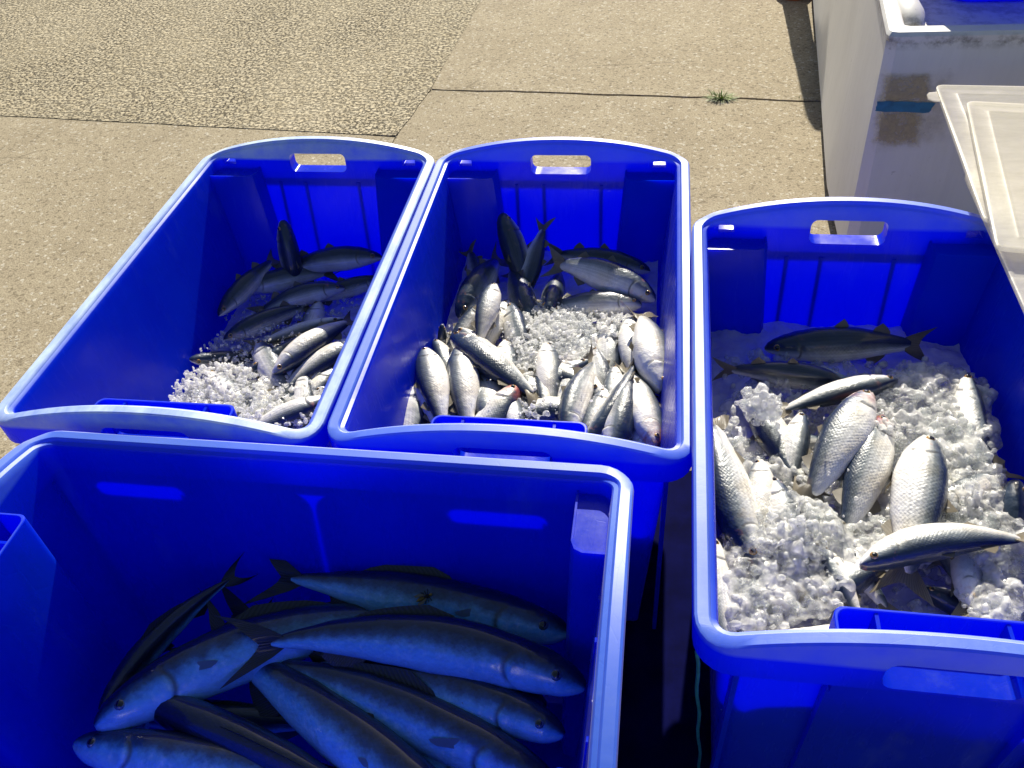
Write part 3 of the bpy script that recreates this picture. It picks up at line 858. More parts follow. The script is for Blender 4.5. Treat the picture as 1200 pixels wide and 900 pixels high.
# middle bin
F('B', (552, 402, -.004), (502, 326, .078), -40, 'fish with its forked tail standing up at the left wall of the middle bin', 0, -.004, .95)
F('B', (580, 334, .030), (560, 410, .006), 78, 'plump bright fish lying nose away, topmost in the middle bin', 0, .008, 1.15, keep=True)
F('B', (566, 356, .006), (512, 412, -.002), 70, 'bright fish slanting just left of the topmost one in the middle bin', 0, .004, 1.0)
F('B', (530, 394, .012), (640, 474, .010), 76, 'dark backed fish slanting down right across the middle bin', .004, .010, 1.0)
F('B', (518, 380, .008), (504, 450, -.02), 10, 'olive dark fish head by the left wall of the middle bin', 0, 0, 1.05)
F('B', (498, 410, .018), (522, 512, .004), 85, 'broad silver fish standing nose up in the near left corner of the middle bin', 0, .008, 1.1)
F('B', (538, 408, .010), (550, 516, .000), 88, 'silver fish upright between the broad one and the red spotted one', 0, .006, 1.1)
F('B', (580, 452, .006), (536, 424, -.004), 45, 'fish head with an orange eye peeking from the heap in the middle bin', 0, 0, 1.15)
F('B', (608, 452, .014), (556, 520, -.004), -80, 'smooth fish with a red spot on its cheek in the middle bin', 0, .004, 1.2, red=1.0)
F('B', (490, 448, .004), (480, 524, -.006), -82, 'white belly tucked in the near left corner of the middle bin', 0, 0, 1.0)
F('B', (688, 478, .000), (584, 488, -.004), -78, 'ice crusted fish lying crosswise by the hand pocket of the middle bin', 0, .002, 1.2)
F('B', (598, 356, .008), (618, 442, -.006), -55, 'fish nose up in the ice beside the topmost bright fish', 0, 0, 1.0)
F('B', (773, 460, .020), (752, 362, .020), 108, 'fat white fish with an orange eye against the right wall of the middle bin', 0, .010, 1.25)
F('B', (768, 526, .020), (736, 424, .010), 104, 'white fish with a red gill line in the near right corner of the middle bin', 0, .006, 1.0, red=1.0)
F('B', (718, 536, .012), (738, 424, .014), 50, 'grey flanked fish nose down beside the red gilled one', 0, .006, 1.15)
F('B', (684, 524, .010), (744, 416, .020), 30, 'dark curved fish with its tail spread over its neighbours in the middle bin', .012, .006, .85)
F('B', (664, 516, .008), (706, 416, .010), -60, 'curved grey fish left of the dark one near the hand pocket', -.010, .004, 1.0)
F('B', (716, 376, .004), (712, 452, -.004), -75, 'silver fish with ice on its nose beside the fat white one', 0, 0, 1.0)
F('B', (692, 424, .004), (622, 458, .002), -70, 'pale fish half under the ice in the centre right of the middle bin', 0, .004, .95)
F('B', (716, 392, -.002), (652, 420, -.006), 70, 'silver flank showing through ice near the shadow in the middle bin', 0, .004, .9)
F('B', (634, 430, .004), (640, 484, .008), 85, 'short fish ending in a small brown tail in the middle of the middle bin', 0, 0, 1.0, keep=True)
F('B', (588, 250, .072), (622, 345, -.03), 50, 'dark fish rearing its head at the far end of the middle bin', 0, 0, 1.2)
F('B', (612, 350, -.020), (633, 262, .060), 80, 'dark fish with its tail raised beside the rearing head', 0, 0, 1.0)
F('B', (572, 352, -.012), (548, 276, .046), 60, 'shadowy fish with its tail up at the far left of the middle bin', 0, 0, 1.2)
F('B', (768, 352, .004), (640, 308, .020), 46, 'large scaled fish slanting across the shaded right of the middle bin', .004, .012, 1.15)
F('B', (752, 358, .004), (650, 360, -.004), 66, 'shaded fish with a clear round eye looking right in the middle bin', .004, .006, 1.1)
F('B', (643, 364, .006), (655, 318, -.02), 20, 'fish face with an eye, pointing at the camera from the ice', 0, 0, 1.1)
F('B', (762, 318, -.006), (640, 298, -.004), 40, 'dim fish hindmost along the far wall of the middle bin', 0, .008, .95)
F('B', (538, 372, -.008), (590, 300, -.006), -44, 'big dim flank in the shaded left of the middle bin', 0, .010, 1.2)
F('B', (624, 384, -.014), (596, 312, -.004), 40, 'dim fish below the raised tail in the middle bin', 0, .006, 1.2)
F('B', (706, 462, .000), (600, 420, -.010), -84, 'pale fish lying across the heap just below the fine ice', 0, .006, 1.0)
F('B', (592, 436, -.004), (680, 500, -.012), 80, 'dull fish wedged under the crosswise ice crusted one', 0, .004, 1.0)
F('B', (756, 452, .002), (712, 540, -.010), -70, 'grey back squeezed between the fat white fish and the red gilled one', 0, .004, .9)
F('B', (536, 386, .004), (598, 448, -.008), 92, 'silver belly under the dark backed slanting fish', 0, .004, 1.0)
F('B', (514, 440, .002), (532, 540, -.010), 60, 'shaded flank showing between the two upright silver fish', 0, .0, .9)
F('B', (664, 430, .004), (722, 480, -.006), 95, 'white side of a fish right of the fine ice in the middle bin', 0, .006, 1.0)
F('A', (366, 420, .002), (292, 470, -.008), 96, 'pale fish half buried in the middle of the ice in the left bin', 0, .004, .95)
F('A', (398, 430, .000), (336, 492, -.008), -88, 'light flank low under the right rim of the left bin', 0, .004, .95)
F('C', (960, 706, .004), (1064, 634, -.010), 70, 'silver back in the ice left of the dark snouted fish', 0, .004, .9)
F('C', (1078, 690, -.008), (1190, 726, -.010), 75, 'dim fish lying low behind the divider of the right bin', 0, .004, .95)
# right bin
F('C', (1018, 462, .030), (940, 602, .006), 82, 'large scaly fish with a raw red nose in the right bin', 0, .012, 1.12, red=1.0)
F('C', (1034, 490, .018), (984, 648, -.002), 74, 'scaly fish with ice on its reddened head, centre of the right bin', 0, .010, 1.0, red=1.0)
F('C', (1086, 514, .028), (1056, 702, .006), -86, 'biggest silver fish lying nose away in the right bin', 0, .012, 1.08)
F('C', (1128, 534, .004), (1112, 660, -.010), -74, 'fish mostly under clear ice right of the biggest one', 0, .004, 1.05)
F('C', (1008, 664, .034), (1228, 636, .034), 80, 'fish with a dark snout lying across the near side of the right bin', -.016, .004, .86)
F('C', (878, 752, .014), (1154, 714, .008), 82, 'long bent fish right behind the hand pocket of the right bin', .026, .006, .80)
F('C', (884, 668, .004), (836, 478, .036), -70, 'pale fish with its forked tail up along the left rim of the right bin', -.006, .006, .95)
F('C', (1132, 438, .010), (1172, 600, .000), -78, 'thin fish wedged upright against the right wall of the right bin', .010, .002, .75)
F('C', (896, 408, -.012), (1092, 406, -.006), -24, 'dark scaled fish along the shaded far wall of the right bin', .004, .010, .95)
F('C', (1000, 452, -.010), (826, 432, -.002), 6, 'nearly black back of a fish left of the white fin in the right bin', 0, .008, .85)
F('C', (1052, 446, .016), (900, 486, .000), -78, 'white bellied fish behind the red nosed one in the right bin', 0, .006, .85)
F('C', (838, 632, .004), (872, 790, .004), 70, 'bluish fish squeezed into the near left corner of the right bin', .012, .004, .9)
F('C', (902, 560, .014), (950, 705, .000), -78, 'white fish capped with crushed ice on the left of the right bin', 0, .006, 1.05)
F('C', (940, 590, .000), (1040, 712, -.004), -70, 'thin belly with a red vent slanting through the ice of the right bin', 0, .004, .72)
F('C', (1190, 562, .022), (1186, 680, -.03), 40, 'brown snout rising from the ice at the right frame edge', 0, 0, 1.1)
F('C', (968, 520, -.012), (846, 512, -.010), 70, 'bluish fish in the shadow under the ice clump', 0, .006, 1.1)
F('C', (880, 470, -.014), (950, 580, .008), 75, 'fish whose scaly tail shows left of the red nosed one', 0, 0, 1.0)
F('C', (842, 540, -.002), (914, 640, -.02), 70, 'grey blue flank between the raised tail and the crushed ice', 0, .004, 1.0)
F('C', (1150, 600, -.014), (1226, 720, -.02), 60, 'dim fish under clear ice at the right frame edge', 0, 0, 1.0)
GR = {'A': 'fish in the left bin', 'B': 'fish in the middle bin', 'C': 'fish in the right bin', 'D': 'fish in the front bin'}
rf = random.Random(77)
FILL = {'B': [(500, 478, 'small fish low between the corner belly and the broad silver fish'), (520, 430, 'small fish behind the two upright silver fish of the middle bin'), (540, 470, 'small fish sunk between the two upright silver fish'), (572, 470, 'small fish under the red spotted one in the middle bin'),
              (590, 420, 'small bright fish right of the dark backed slanting one, nose to the ice'), (610, 500, 'small fish at the hand pocket right of the red spotted one'), (640, 452, 'small fish at the near edge of the fine ice in the middle bin'), (664, 474, 'small pale fish low left of the curved grey one'),
              (690, 500, 'small fish beneath the dark curved one at the near wall'), (700, 450, 'small fish below the ice nosed one in the middle bin'), (722, 470, 'small fish deep between the grey flanked and the dark curved one'), (748, 420, 'small fish beside the tail of the fat white one'),
              (752, 500, 'small fish under the red gilled one in the near right corner'), (600, 440, 'small fish on the right of the orange eyed head'), (574, 396, 'small fish directly below the topmost plump one')],
        'A': [(352, 480, 'small silver fish nearest the near right corner of the left bin'), (326, 446, 'small fish at the snout of the bright one in the left bin'), (372, 440, 'small fish under the pale bellied one along the right rim'), (300, 488, 'small fish lying at the hand pocket of the left bin'),
              (278, 470, 'small fish sunk deepest in the ice heap of the left bin'), (360, 398, 'small fish behind the bright one at the shadow edge of the left bin')],
        'C': [(884, 600, 'fish beside the raised tail along the left rim of the right bin'), (866, 640, 'fish low at the left rim, under the crushed ice'), (930, 540, 'fish below the ice clump in the right bin'), (990, 690, 'small bright fish upright just left of the dark snout'),
              (1100, 640, 'fish behind the dark snouted one in the right bin'), (1150, 570, 'fish glimpsed in ice at the right wall of the right bin'), (1140, 660, 'fish just above the tail half of the dark snouted one'), (900, 700, 'small fish lying level in the ice of the near left corner'),
              (1010, 540, 'fish squeezed between the red nosed and the reddened headed one')]}
for b, sp in FILL.items():
    for px, py, lb in sp:
        a = rf.choice((rf.uniform(1.1, 2.0), rf.uniform(1.1, 2.0), rf.uniform(0, 2 * PI)))
        ln = rf.uniform(52, 66) * (1.3 if b == 'C' else 1.0)
        dx, dy = math.cos(a) * ln, -math.sin(a) * ln * 0.75
        z = {'A': -.004, 'B': -.002, 'C': .008}[b] + rf.uniform(-.005, .004)
        F(b, (px + dx, py + dy, z + rf.uniform(0, .008)), (px - dx, py - dy, z - rf.uniform(.004, .016)), rf.choice((-1, 1)) * rf.uniform(72, 112), lb, rf.uniform(-.008, .008), .006, rf.uniform(.9, 1.1), keep=True)
FISH_POS = []
for b, h, t, roll, label, bs, bu, fat, kw in FISH:
    random.seed(sum(map(ord, label)) + int(h[0]) * 7 + int(h[1]))
    hp = at(h[0], h[1], Z0[b] + h[2])
    tp = at(t[0], t[1], Z0[b] + t[2])
    Lf = (hp - tp).length
    keep = kw.pop('keep', False)
    if b != 'D' and Lf < 0.17 and not keep:
        e = (tp - hp).normalized() * (0.17 - Lf)
        tp = tp + Vector((e.x, e.y, min(e.z, 0) - 0.25 * (0.17 - Lf)))
        for _ in range(20):
            u, v, w = bin_local(b, tp)
            if 0.05 < u < W - 0.05 and 0.05 < v < L - 0.05: break
            tp = tp.lerp(hp, 0.08); tp.z -= 0.006
        Lf = (hp - tp).length
    for _ in range(30):
        if inside(b, hp, -0.004): break
        hp = hp.lerp(tp, 0.06)
    for _ in range(30):
        if b == 'D' or inside(b, tp, -0.004): break
        tp = tp.lerp(hp, 0.06)
    Lf = (hp - tp).length
    fat *= {'A': 1.02, 'B': 1.10, 'C': 1.12, 'D': 0.80}[b]
    FISH_POS.append((b, hp, tp, Lf))
    for nm, p in (('head', hp), ('tail', tp)):
        u, v, w = bin_local(b, p)
        ins = 0.024 + (H - w) / H * 0.034
        if not (ins < u < W - ins and ins < v < L - ins):
            print('OUT %s %s u%.3f v%.3f z%.3f len %.3f  %s' % (b, nm, u, v, p.z, Lf, label))
    rt = make_fish('salmon' if b == 'D' else 'mullet', label, hp, tp, roll, bs, bu, fat, GR[b], **kw)
for b in 'ABCD': print(b, 'lengths', ['%.2f' % l for k, _, _, l in FISH_POS if k == b])

# ------------------------------------------------------------------ ice
random.seed(5)
def chunk_proto(seed):
    r = random.Random(seed)
    bm = bmesh.new()
    bmesh.ops.create_icosphere(bm, subdivisions=1, radius=1.0)
    vs = []
    axis = [Vector((r.uniform(-1, 1), r.uniform(-1, 1), r.uniform(-1, 1))).normalized() for _ in range(6)]
    for v in bm.verts:
        c = v.co.copy()
        for a in axis:
            d = c.dot(a)
            if d > 0.62: c -= a * (d - 0.62)
        c *= r.uniform(0.85, 1.12)
        vs.append(c)
    fs = [[q.index for q in f.verts] for f in bm.faces]
    bm.free()
    return vs, fs
PROTO = [chunk_proto(i) for i in range(14)]
class Chunks:
    def __init__(self): self.v, self.f = [], []
    def add(self, p, size, rng=random):
        vs, fs = rng.choice(PROTO)
        rot = Matrix.Rotation(rng.uniform(0, 6.28), 3, Vector((rng.uniform(-1, 1), rng.uniform(-1, 1), rng.uniform(-1, 1) + 0.01)).normalized())
        sc = Vector((size * rng.uniform(0.7, 1.35), size * rng.uniform(0.6, 1.1), size * rng.uniform(0.45, 0.9)))
        n = len(self.v)
        for c in vs: self.v.append(tuple(rot @ Vector((c.x * sc.x, c.y * sc.y, c.z * sc.z)) + p))
        self.f += [[n + i for i in q] for q in fs]
    def build(self, name, mat, smooth=False):
        me = bpy.data.meshes.new(name)
        me.from_pydata(self.v, [], self.f)
        me.materials.append(mat)
        if smooth: me.polygons.foreach_set('use_smooth', [True] * len(me.polygons))
        me.update()
        o = bpy.data.objects.new(name, me)
        COL.objects.link(o)
        return o
def fused(self, name, mat, voxel, loose, smooth=False):
    # half melted: neighbouring lumps run together, some crumbs stay loose on top
    t = self.build('lumps', mat)
    md = t.modifiers.new('r', 'REMESH'); md.mode = 'VOXEL'; md.voxel_size = voxel; md.use_smooth_shade = False
    sm = t.modifiers.new('s', 'SMOOTH'); sm.iterations = 1; sm.factor = 0.5
    dc = t.modifiers.new('d', 'DECIMATE'); dc.ratio = 0.17 if not smooth else 0.3
    bpy.context.view_layer.update()
    me = bpy.data.meshes.new_from_object(t.evaluated_get(bpy.context.evaluated_depsgraph_get()))
    old = t.data
    bpy.data.objects.remove(t)
    bm = bmesh.new(); bm.from_mesh(me)
    nf = len(PROTO[0][1]); nv = len(PROTO[0][0])
    for i in range(len(self.v) // nv):
        if random.random() > loose: continue
        c = sum((Vector(p) for p in self.v[i * nv:(i + 1) * nv]), Vector()) / nv
        up = Vector((0, 0, random.uniform(0.001, 0.005)))
        vs = [bm.verts.new(c + (Vector(p) - c) * 0.75 + up) for p in self.v[i * nv:(i + 1) * nv]]
        for q in self.f[i * nf:(i + 1) * nf]: bm.faces.new([vs[k - i * nv] for k in q])
    bm.to_mesh(me); bm.free()
    me.polygons.foreach_set('use_smooth', [q.index % 9 < 8 and smooth for q in me.polygons])
    print(name, 'faces', len(me.polygons))
    me.name = name
    if not me.materials: me.materials.append(mat)
    o = bpy.data.objects.new(name, me)
    COL.objects.link(o)
    return o
Chunks.fused = fused
def spray(ch, b, px, py, rx, ry, dz, n, s0, s1, jz=0.010):
    for _ in range(n):
        a, r = random.uniform(0, 2 * PI), math.sqrt(random.random())
        q = at(px + rx * r * math.cos(a), py + ry * r * math.sin(a), Z0[b] + dz * (1 - 0.5 * r * r) + random.uniform(-jz, jz))
        if inside(b, q, 0.006): ch.add(q, random.uniform(s0, s1) * (0.6 if random.random() < 0.4 else 1))
ICE = {'A': [(262, 462, 66, 36, .006, 1500, .003, .0065), (330, 470, 60, 30, .006, 900, .003, .006), (305, 410, 70, 26, -.004, 700, .0025, .005), (340, 376, 60, 18, -.004, 260, .0025, .005), (330, 355, 90, 30, -.016, 500, .0025, .005)],
       'B': [(648, 395, 50, 34, .006, 1500, .003, .0065), (628, 430, 40, 30, .004, 700, .003, .006), (690, 380, 50, 22, -.004, 500, .003, .006), (660, 366, 50, 16, -.004, 400, .003, .006), (620, 480, 34, 16, .008, 380, .0025, .005), (722, 382, 22, 14, .012, 160, .003, .006), (690, 470, 60, 34, .030, 70, .0015, .0035), (560, 440, 60, 40, .032, 46, .0015, .003), (605, 400, 20, 30, .018, 120, .002, .005), (560, 430, 90, 60, -.026, 600, .003, .006)],
       'C': [(925, 625, 60, 44, .026, 420, .005, .012), (880, 660, 46, 46, .010, 520, .006, .013), (930, 690, 70, 34, .008, 650, .005, .012), (890, 715, 46, 26, .008, 300, .005, .012), (980, 650, 46, 40, .000, 420, .005, .011), (1095, 470, 70, 40, .010, 620, .006, .014), (1060, 500, 50, 40, .008, 320, .005, .012), (1125, 520, 44, 40, .014, 420, .006, .014), (1140, 600, 44, 60, .008, 620, .006, .014), (1165, 640, 44, 36, .014, 280, .008, .016), (1165, 700, 40, 26, .012, 260, .005, .012), (900, 565, 60, 34, .002, 360, .005, .011), (1020, 600, 40, 70, -.006, 360, .006, .012), (960, 470, 90, 30, -.018, 300, .006, .012), (1040, 640, 60, 30, .000, 260, .006, .012), (1035, 505, 22, 24, .034, 60, .004, .008), (928, 604, 34, 26, .040, 90, .003, .008), (1125, 585, 30, 50, .028, 130, .004, .009), (1045, 600, 60, 60, .036, 30, .002, .005), (975, 520, 60, 40, .040, 26, .002, .004)]}
ICEL = {'A': 'fine crushed ice heaped in the near end of the left bin', 'B': 'fine crushed ice among the pale fish of the middle bin', 'C': 'coarse glassy ice around the scaly fish of the right bin'}
for b, blobs in ICE.items():
    ch = Chunks()
    for px, py, rx, ry, dz, n, s0, s1 in blobs: spray(ch, b, px, py, rx, ry, dz, n, s0, s1)
    for _ in range({'A': 500, 'B': 700, 'C': 900}[b]):
        u, v = random.uniform(0.05, W - 0.05), random.uniform(0.06, L * (0.70 if b != 'C' else 0.82))
        x, y, rz, sz = BINS[b]
        q = Matrix.Rotation(rz, 3, 'Z') @ Vector((u, v, 0)) + Vector((x, y, 0))
        q.z = Z0[b] - 0.020 + random.uniform(-0.008, 0.008)
        if inside(b, q, 0.006): ch.add(q, random.uniform(0.004, 0.009) * (1.4 if b == 'C' else 1))
    o = ch.fused('crushed_ice', M['ice' if b != 'C' else 'ice_c'], 0.0017 if b != 'C' else 0.0020, 0.30 if b != 'C' else 0.30, b == 'C')
    tag(o, ICEL[b], 'ice', kind='stuff')
    # packed slush underneath
    bm = bmesh.new()
    x, y, rz, sz = BINS[b]
    NU, NV = 60, 96
    ins = 0.030 + (H - Z0[b]) / H * 0.034
    gr = []
    for i in range(NU + 1):
        row = []
        for j in range(NV + 1):
            u, v = lerp(ins, W - ins, i / NU), lerp(ins, L - ins, j / NV)
            p = Matrix.Rotation(rz, 3, 'Z') @ Vector((u, v, 0)) + Vector((x, y, 0))
            z = Z0[b] - 0.026 + 0.010 * mnoise.noise(p * 14) + 0.006 * mnoise.noise(p * 45) + 0.0035 * mnoise.noise(p * 120)
            row.append(bm.verts.new((p.x, p.y, z)))
        gr.append(row)
    for i in range(NU):
        for j in range(NV): bm.faces.new((gr[i][j], gr[i + 1][j], gr[i + 1][j + 1], gr[i][j + 1]))
    o = obj('packed_ice', bm, M['slush'], angle=60)
    tag(o, {'A': 'packed wet ice under the fish of the left bin', 'B': 'packed wet ice under the fish of the middle bin', 'C': 'packed wet ice under the fish of the right bin'}[b], 'ice', kind='stuff')

def clump(px, py, dz, rad, n, s, label):
    ch = Chunks()
    c = at(px, py, Z0['C'] + dz)
    for _ in range(n):
        d = Vector((random.gauss(0, 1), random.gauss(0, 1), random.gauss(0, 1))).normalized() * (rad * random.uniform(0.25, 1.0))
        ch.add(c + Vector((d.x, d.y, d.z * 0.7)), s * random.uniform(0.5, 1.2))
    o = ch.fused('ice_clump', M['ice_c'], 0.0016, 0.2, True)
    tag(o, label, 'ice')
clump(891, 474, .034, 0.028, 110, 0.010, 'knobbly clump of glassy ice alone at the left of the right bin')
clump(1166, 724, .020, 0.026, 90, 0.010, 'rounded ice lump at the right end of the hand pocket')

# ------------------------------------------------------------------ the white fibreglass hull
def build_hull():
    root = empty('boat_hull', (0.9, 2.0, 0))
    off = Vector((0.9, 2.0, 0))
    ZT = 0.50
    bc = at(984, 325, 0.0)
    tc = at(1041, 44, ZT)
    t2 = at(1032, 0, ZT)
    td = (t2 - tc).normalized()
    fr = at(1200, 41, ZT); fd = Vector((fr.x - tc.x, fr.y - tc.y, 0)).normalized()
    print('hull', tc, t2, fr, bc)
    base = [(bc.x + 1.6, bc.y - 0.02), (bc.x + 0.25, bc.y), (bc.x + 0.02, bc.y), (bc.x, bc.y + 0.015), (0.391, 1.877), (0.402, 2.018), (0.425, 2.296), (0.492, 3.161), (0.62, 4.6), (2.2, 4.8)]
    top = [(tc + fd * 1.6), (tc + fd * 0.25), (tc + fd * 0.016), (tc + td * 0.016), (tc + td * 0.22), (tc + td * 0.42), (tc + td * 0.75), (tc + td * 1.6), (tc + td * 3.0), (tc + td * 3.0 + fd * 1.6)]
    bm = bmesh.new()
    rings = []
    for t, z in ((0.0, 0.0), (0.01, 0.035), (0.03, 0.04), (0.3, 0.15), (0.62, 0.31), (0.70, 0.35), (0.90, 0.45), (0.97, 0.485), (1.0, 0.497)):
        ring = []
        for i, (p, q) in enumerate(zip(base, top)):
            k = t
            if 4 <= i <= 8: k = max(0.0, min(1.0, t + 0.10 * math.sin(PI * t)))
            pp = Vector((lerp(p[0], q.x, k), lerp(p[1], q.y, k), z))
            if z < 0.036: pp += Vector((0.03, 0.03, 0)) * (1 if i else 0)
            ring.append(pp - off)
        rings.append(ring)
    loft(bm, rings, cap0=True, cap1=False)
    obj('side', bm, M['gel'], root, angle=22)
    # rounded coaming and the deck inside it
    bm = bmesh.new()
    def inset_ring(d, z):
        o = tc + (fd + td) * d
        out = [o + fd * (1.6 - d), o + fd * 0.25, o + fd * 0.014, o + fd * 0.004 + td * 0.004, o + td * 0.014, o + td * 0.22, o + td * 0.42, o + td * 0.75, o + td * 1.6, o + td * (3.0 - d), o + td * (3.0 - d) + fd * (1.6 - d)]
        return [Vector((q.x, q.y, z)) - off for q in out]
    loft(bm, [inset_ring(-0.001, 0.492), inset_ring(-0.003, 0.502), inset_ring(0.001, 0.508), inset_ring(0.022, 0.510), inset_ring(0.027, 0.506), inset_ring(0.036, 0.488), inset_ring(0.046, 0.484)], cap0=False, cap1=True)
    obj('deck', bm, M['gel'], root, angle=30)
    # white rounded moulding on the deck corner
    bm = bmesh.new()
    c0 = at(1088, 25, 0.50); c1 = at(1062, -40, 0.52)
    d = (c1 - c0); d.z = 0
    Ln = d.length; d.normalize(); q = Vector((d.y, -d.x, 0))
    rings = []
    for t in (0, 0.03, 0.10, 0.22, 0.5, 1.0):
        w = 0.030 * (0.5 + 0.5 * min(1, t * 6)) ; hh = 0.004 + 0.030 * min(1, t * 5) ** 0.6
        c = Vector((c0.x, c0.y, 0.482)) + d * (Ln * t) - q * 0.022
        rings.append([c + q * (w * math.cos(PI * a / 10)) + Vector((0, 0, hh * math.sin(PI * a / 10))) - off for a in range(11)])
    loft(bm, rings)
    obj('deck_moulding', bm, M['gel'], root, angle=40)
    # stains and tape on the face towards the camera
    def on_face(px, py, lift):
        # point of the front face under a pixel: search along the ray for the tilted plane
        n = (Vector((fd.x, fd.y, 0))).cross(Vector((tc.x - bc.x, tc.y - bc.y, ZT))).normalized()
        if n.y > 0: n = -n
        r = CR * ((px - 600) / FPX) + CD * ((py - 450) / FPX) + CF
        o = Vector((0, 0, CAMZ))
        t = (tc - o).dot(n) / r.dot(n)
        return o + r * t + n * lift
    def patch(name, quad, mat, lift, nseg=10, amp=0.0):
        bm = bmesh.new()
        le = bm.verts.layers.float.new('edge')
        a, b, c, e = [Vector((p[0], p[1])) for p in quad]
        g = []
        for i in range(nseg + 1):
            row = []
            for j in range(nseg + 1):
                u, v = i / nseg, j / nseg
                p = (a.lerp(b, u)).lerp(e.lerp(c, u), v)
                if amp and (i in (0, nseg) or j in (0, nseg)):
                    p += Vector((mnoise.noise(Vector((p.x * .3, p.y * .3, 1))), mnoise.noise(Vector((p.x * .3, p.y * .3, 7))))) * amp
                vt = bm.verts.new(on_face(p.x, p.y, lift) - off)
                vt[le] = min(u, 1 - u, v, 1 - v)
                row.append(vt)
            g.append(row)
        for i in range(nseg):
            for j in range(nseg): bm.faces.new((g[i][j], g[i + 1][j], g[i + 1][j + 1], g[i][j + 1]))
        return obj(name, bm, mat, root)
    patch('stain', [(1030, 84), (1096, 82), (1094, 121), (1025, 122)], M['stain'], 0.0032, amp=2.5)
    patch('stain', [(1024, 125), (1086, 126), (1080, 173), (1016, 170)], M['stain'], 0.0032, amp=2.5)
    patch('stain', [(1022, 80), (1125, 78), (1118, 168), (1012, 186)], M['stain_faint'], 0.0026, amp=3.0)
    patch('tape', [(1028, 117), (1096, 119), (1088, 131), (1025, 129)], M['tape'], 0.0040, amp=1.2)
    return root
hull = build_hull()
tag(hull, 'white weathered fibreglass hull with brown stains and blue tape on it', 'boat')

# shallow blue tray standing on the deck
def build_tray():
    c = at(1112, 6, 0.487)
    root = empty('fish_tray', (c.x - 0.012, c.y + 0.012, 0.486))
    bm = bmesh.new()
    def rr(ins, z, w=0.62, l=0.42, r=0.06):
        x0, x1, y0, y1 = ins, w - ins, ins, l - ins
        r = max(0.01, r - ins); pts = []
        for cx, cy, a0 in ((x1 - r, y1 - r, 0), (x0 + r, y1 - r, PI / 2), (x0 + r, y0 + r, PI), (x1 - r, y0 + r, 3 * PI / 2)):
            for i in range(7):
                a = a0 + PI / 2 * i / 6
                pts.append((cx + r * math.cos(a), cy + r * math.sin(a), z))
        return pts
    loft(bm, [rr(0.006, 0), rr(0.0, 0.006), rr(-0.014, 0.15), rr(-0.034, 0.152), rr(-0.036, 0.168), rr(-0.014, 0.170), rr(-0.010, 0.164), rr(0.004, 0.006)])
    obj('body', bm, M['bin'], root)
    tag(root, 'blue plastic tray on the white hull at the top right', 'tray')
build_tray()

# ------------------------------------------------------------------ clear plastic lids on the corner of the right bin
def lid(pa, pb, width, z, label, tab=False):
    a, b = at(*pa, z), at(*pb, z)
    d = (b - a); ln = d.length; d.normalize()
    q = Vector((-d.y, d.x, 0))
    if q.x < 0: q = -q
    root = empty('clear_tray', a)
    rz = Matrix((q, -d, Vector((0, 0, 1)))).transposed()      # x across, y towards the far end
    def P(x, y, zz): return rz @ Vector((x, -y, zz))
    bm = bmesh.new()
    def ring(ins, zz, r=0.012):
        x0, x1, y0, y1 = ins, width - ins, ins, ln - ins
        rr = max(0.003, r - ins); pts = []
        for cx, cy, a0 in ((x1 - rr, y1 - rr, 0), (x0 + rr, y1 - rr, PI / 2), (x0 + rr, y0 + rr, PI), (x1 - rr, y0 + rr, 3 * PI / 2)):
            for i in range(4):
                t = a0 + PI / 2 * i / 3
                pts.append(P(cx + rr * math.cos(t), cy + rr * math.sin(t), zz))
        return pts
    loft(bm, [ring(0.004, 0.002), ring(0.0, 0.000), ring(0.0, 0.0055), ring(0.0025, 0.0060), ring(0.005, 0.0055), ring(0.007, 0.0042), ring(0.026, 0.0041), ring(0.0275, 0.0047), ring(0.030, 0.0047), ring(0.0315, 0.0038)])
    obj('panel', bm, M['lid'], root)
    if tab:
     bm = bmesh.new()
     vs = [P(0.004, 0.02, 0.001), P(-0.012, 0.024, 0.001), P(-0.016, 0.032, 0.001), P(-0.016, 0.046, 0.001), P(-0.010, 0.052, 0.001), P(0.004, 0.054, 0.001)]
     loft(bm, [vs, [v + Vector((0, 0, 0.002)) for v in vs]])
     obj('pull_tab', bm, M['lid'], root)
    for xx, yy in ((0.045, ln - 0.028), (0.16, 0.045)):
        bm = bmesh.new()
        loft(bm, [[P(xx + r * math.cos(k * PI / 4), yy + r * math.sin(k * PI / 4), z_) for k in range(8)] for r, z_ in ((0.004, 0.0040), (0.0035, 0.0062), (0.002, 0.0070))])
        obj('stud', bm, M['lid'], root)
    tag(root, label, 'tray', 'clear trays beside the hull')
lid((1128, 205), (1214, 400), 0.34, 0.4560, 'lowest clear plastic tray, its edge hanging over the far right corner of the bin')
lid((1095, 103), (1152, 262), 0.34, 0.4645, 'cloudy clear plastic tray nearest the blue tape', True)
lid((1131, 122), (1166, 294), 0.34, 0.4730, 'cloudy clear plastic tray lying on top of the others')

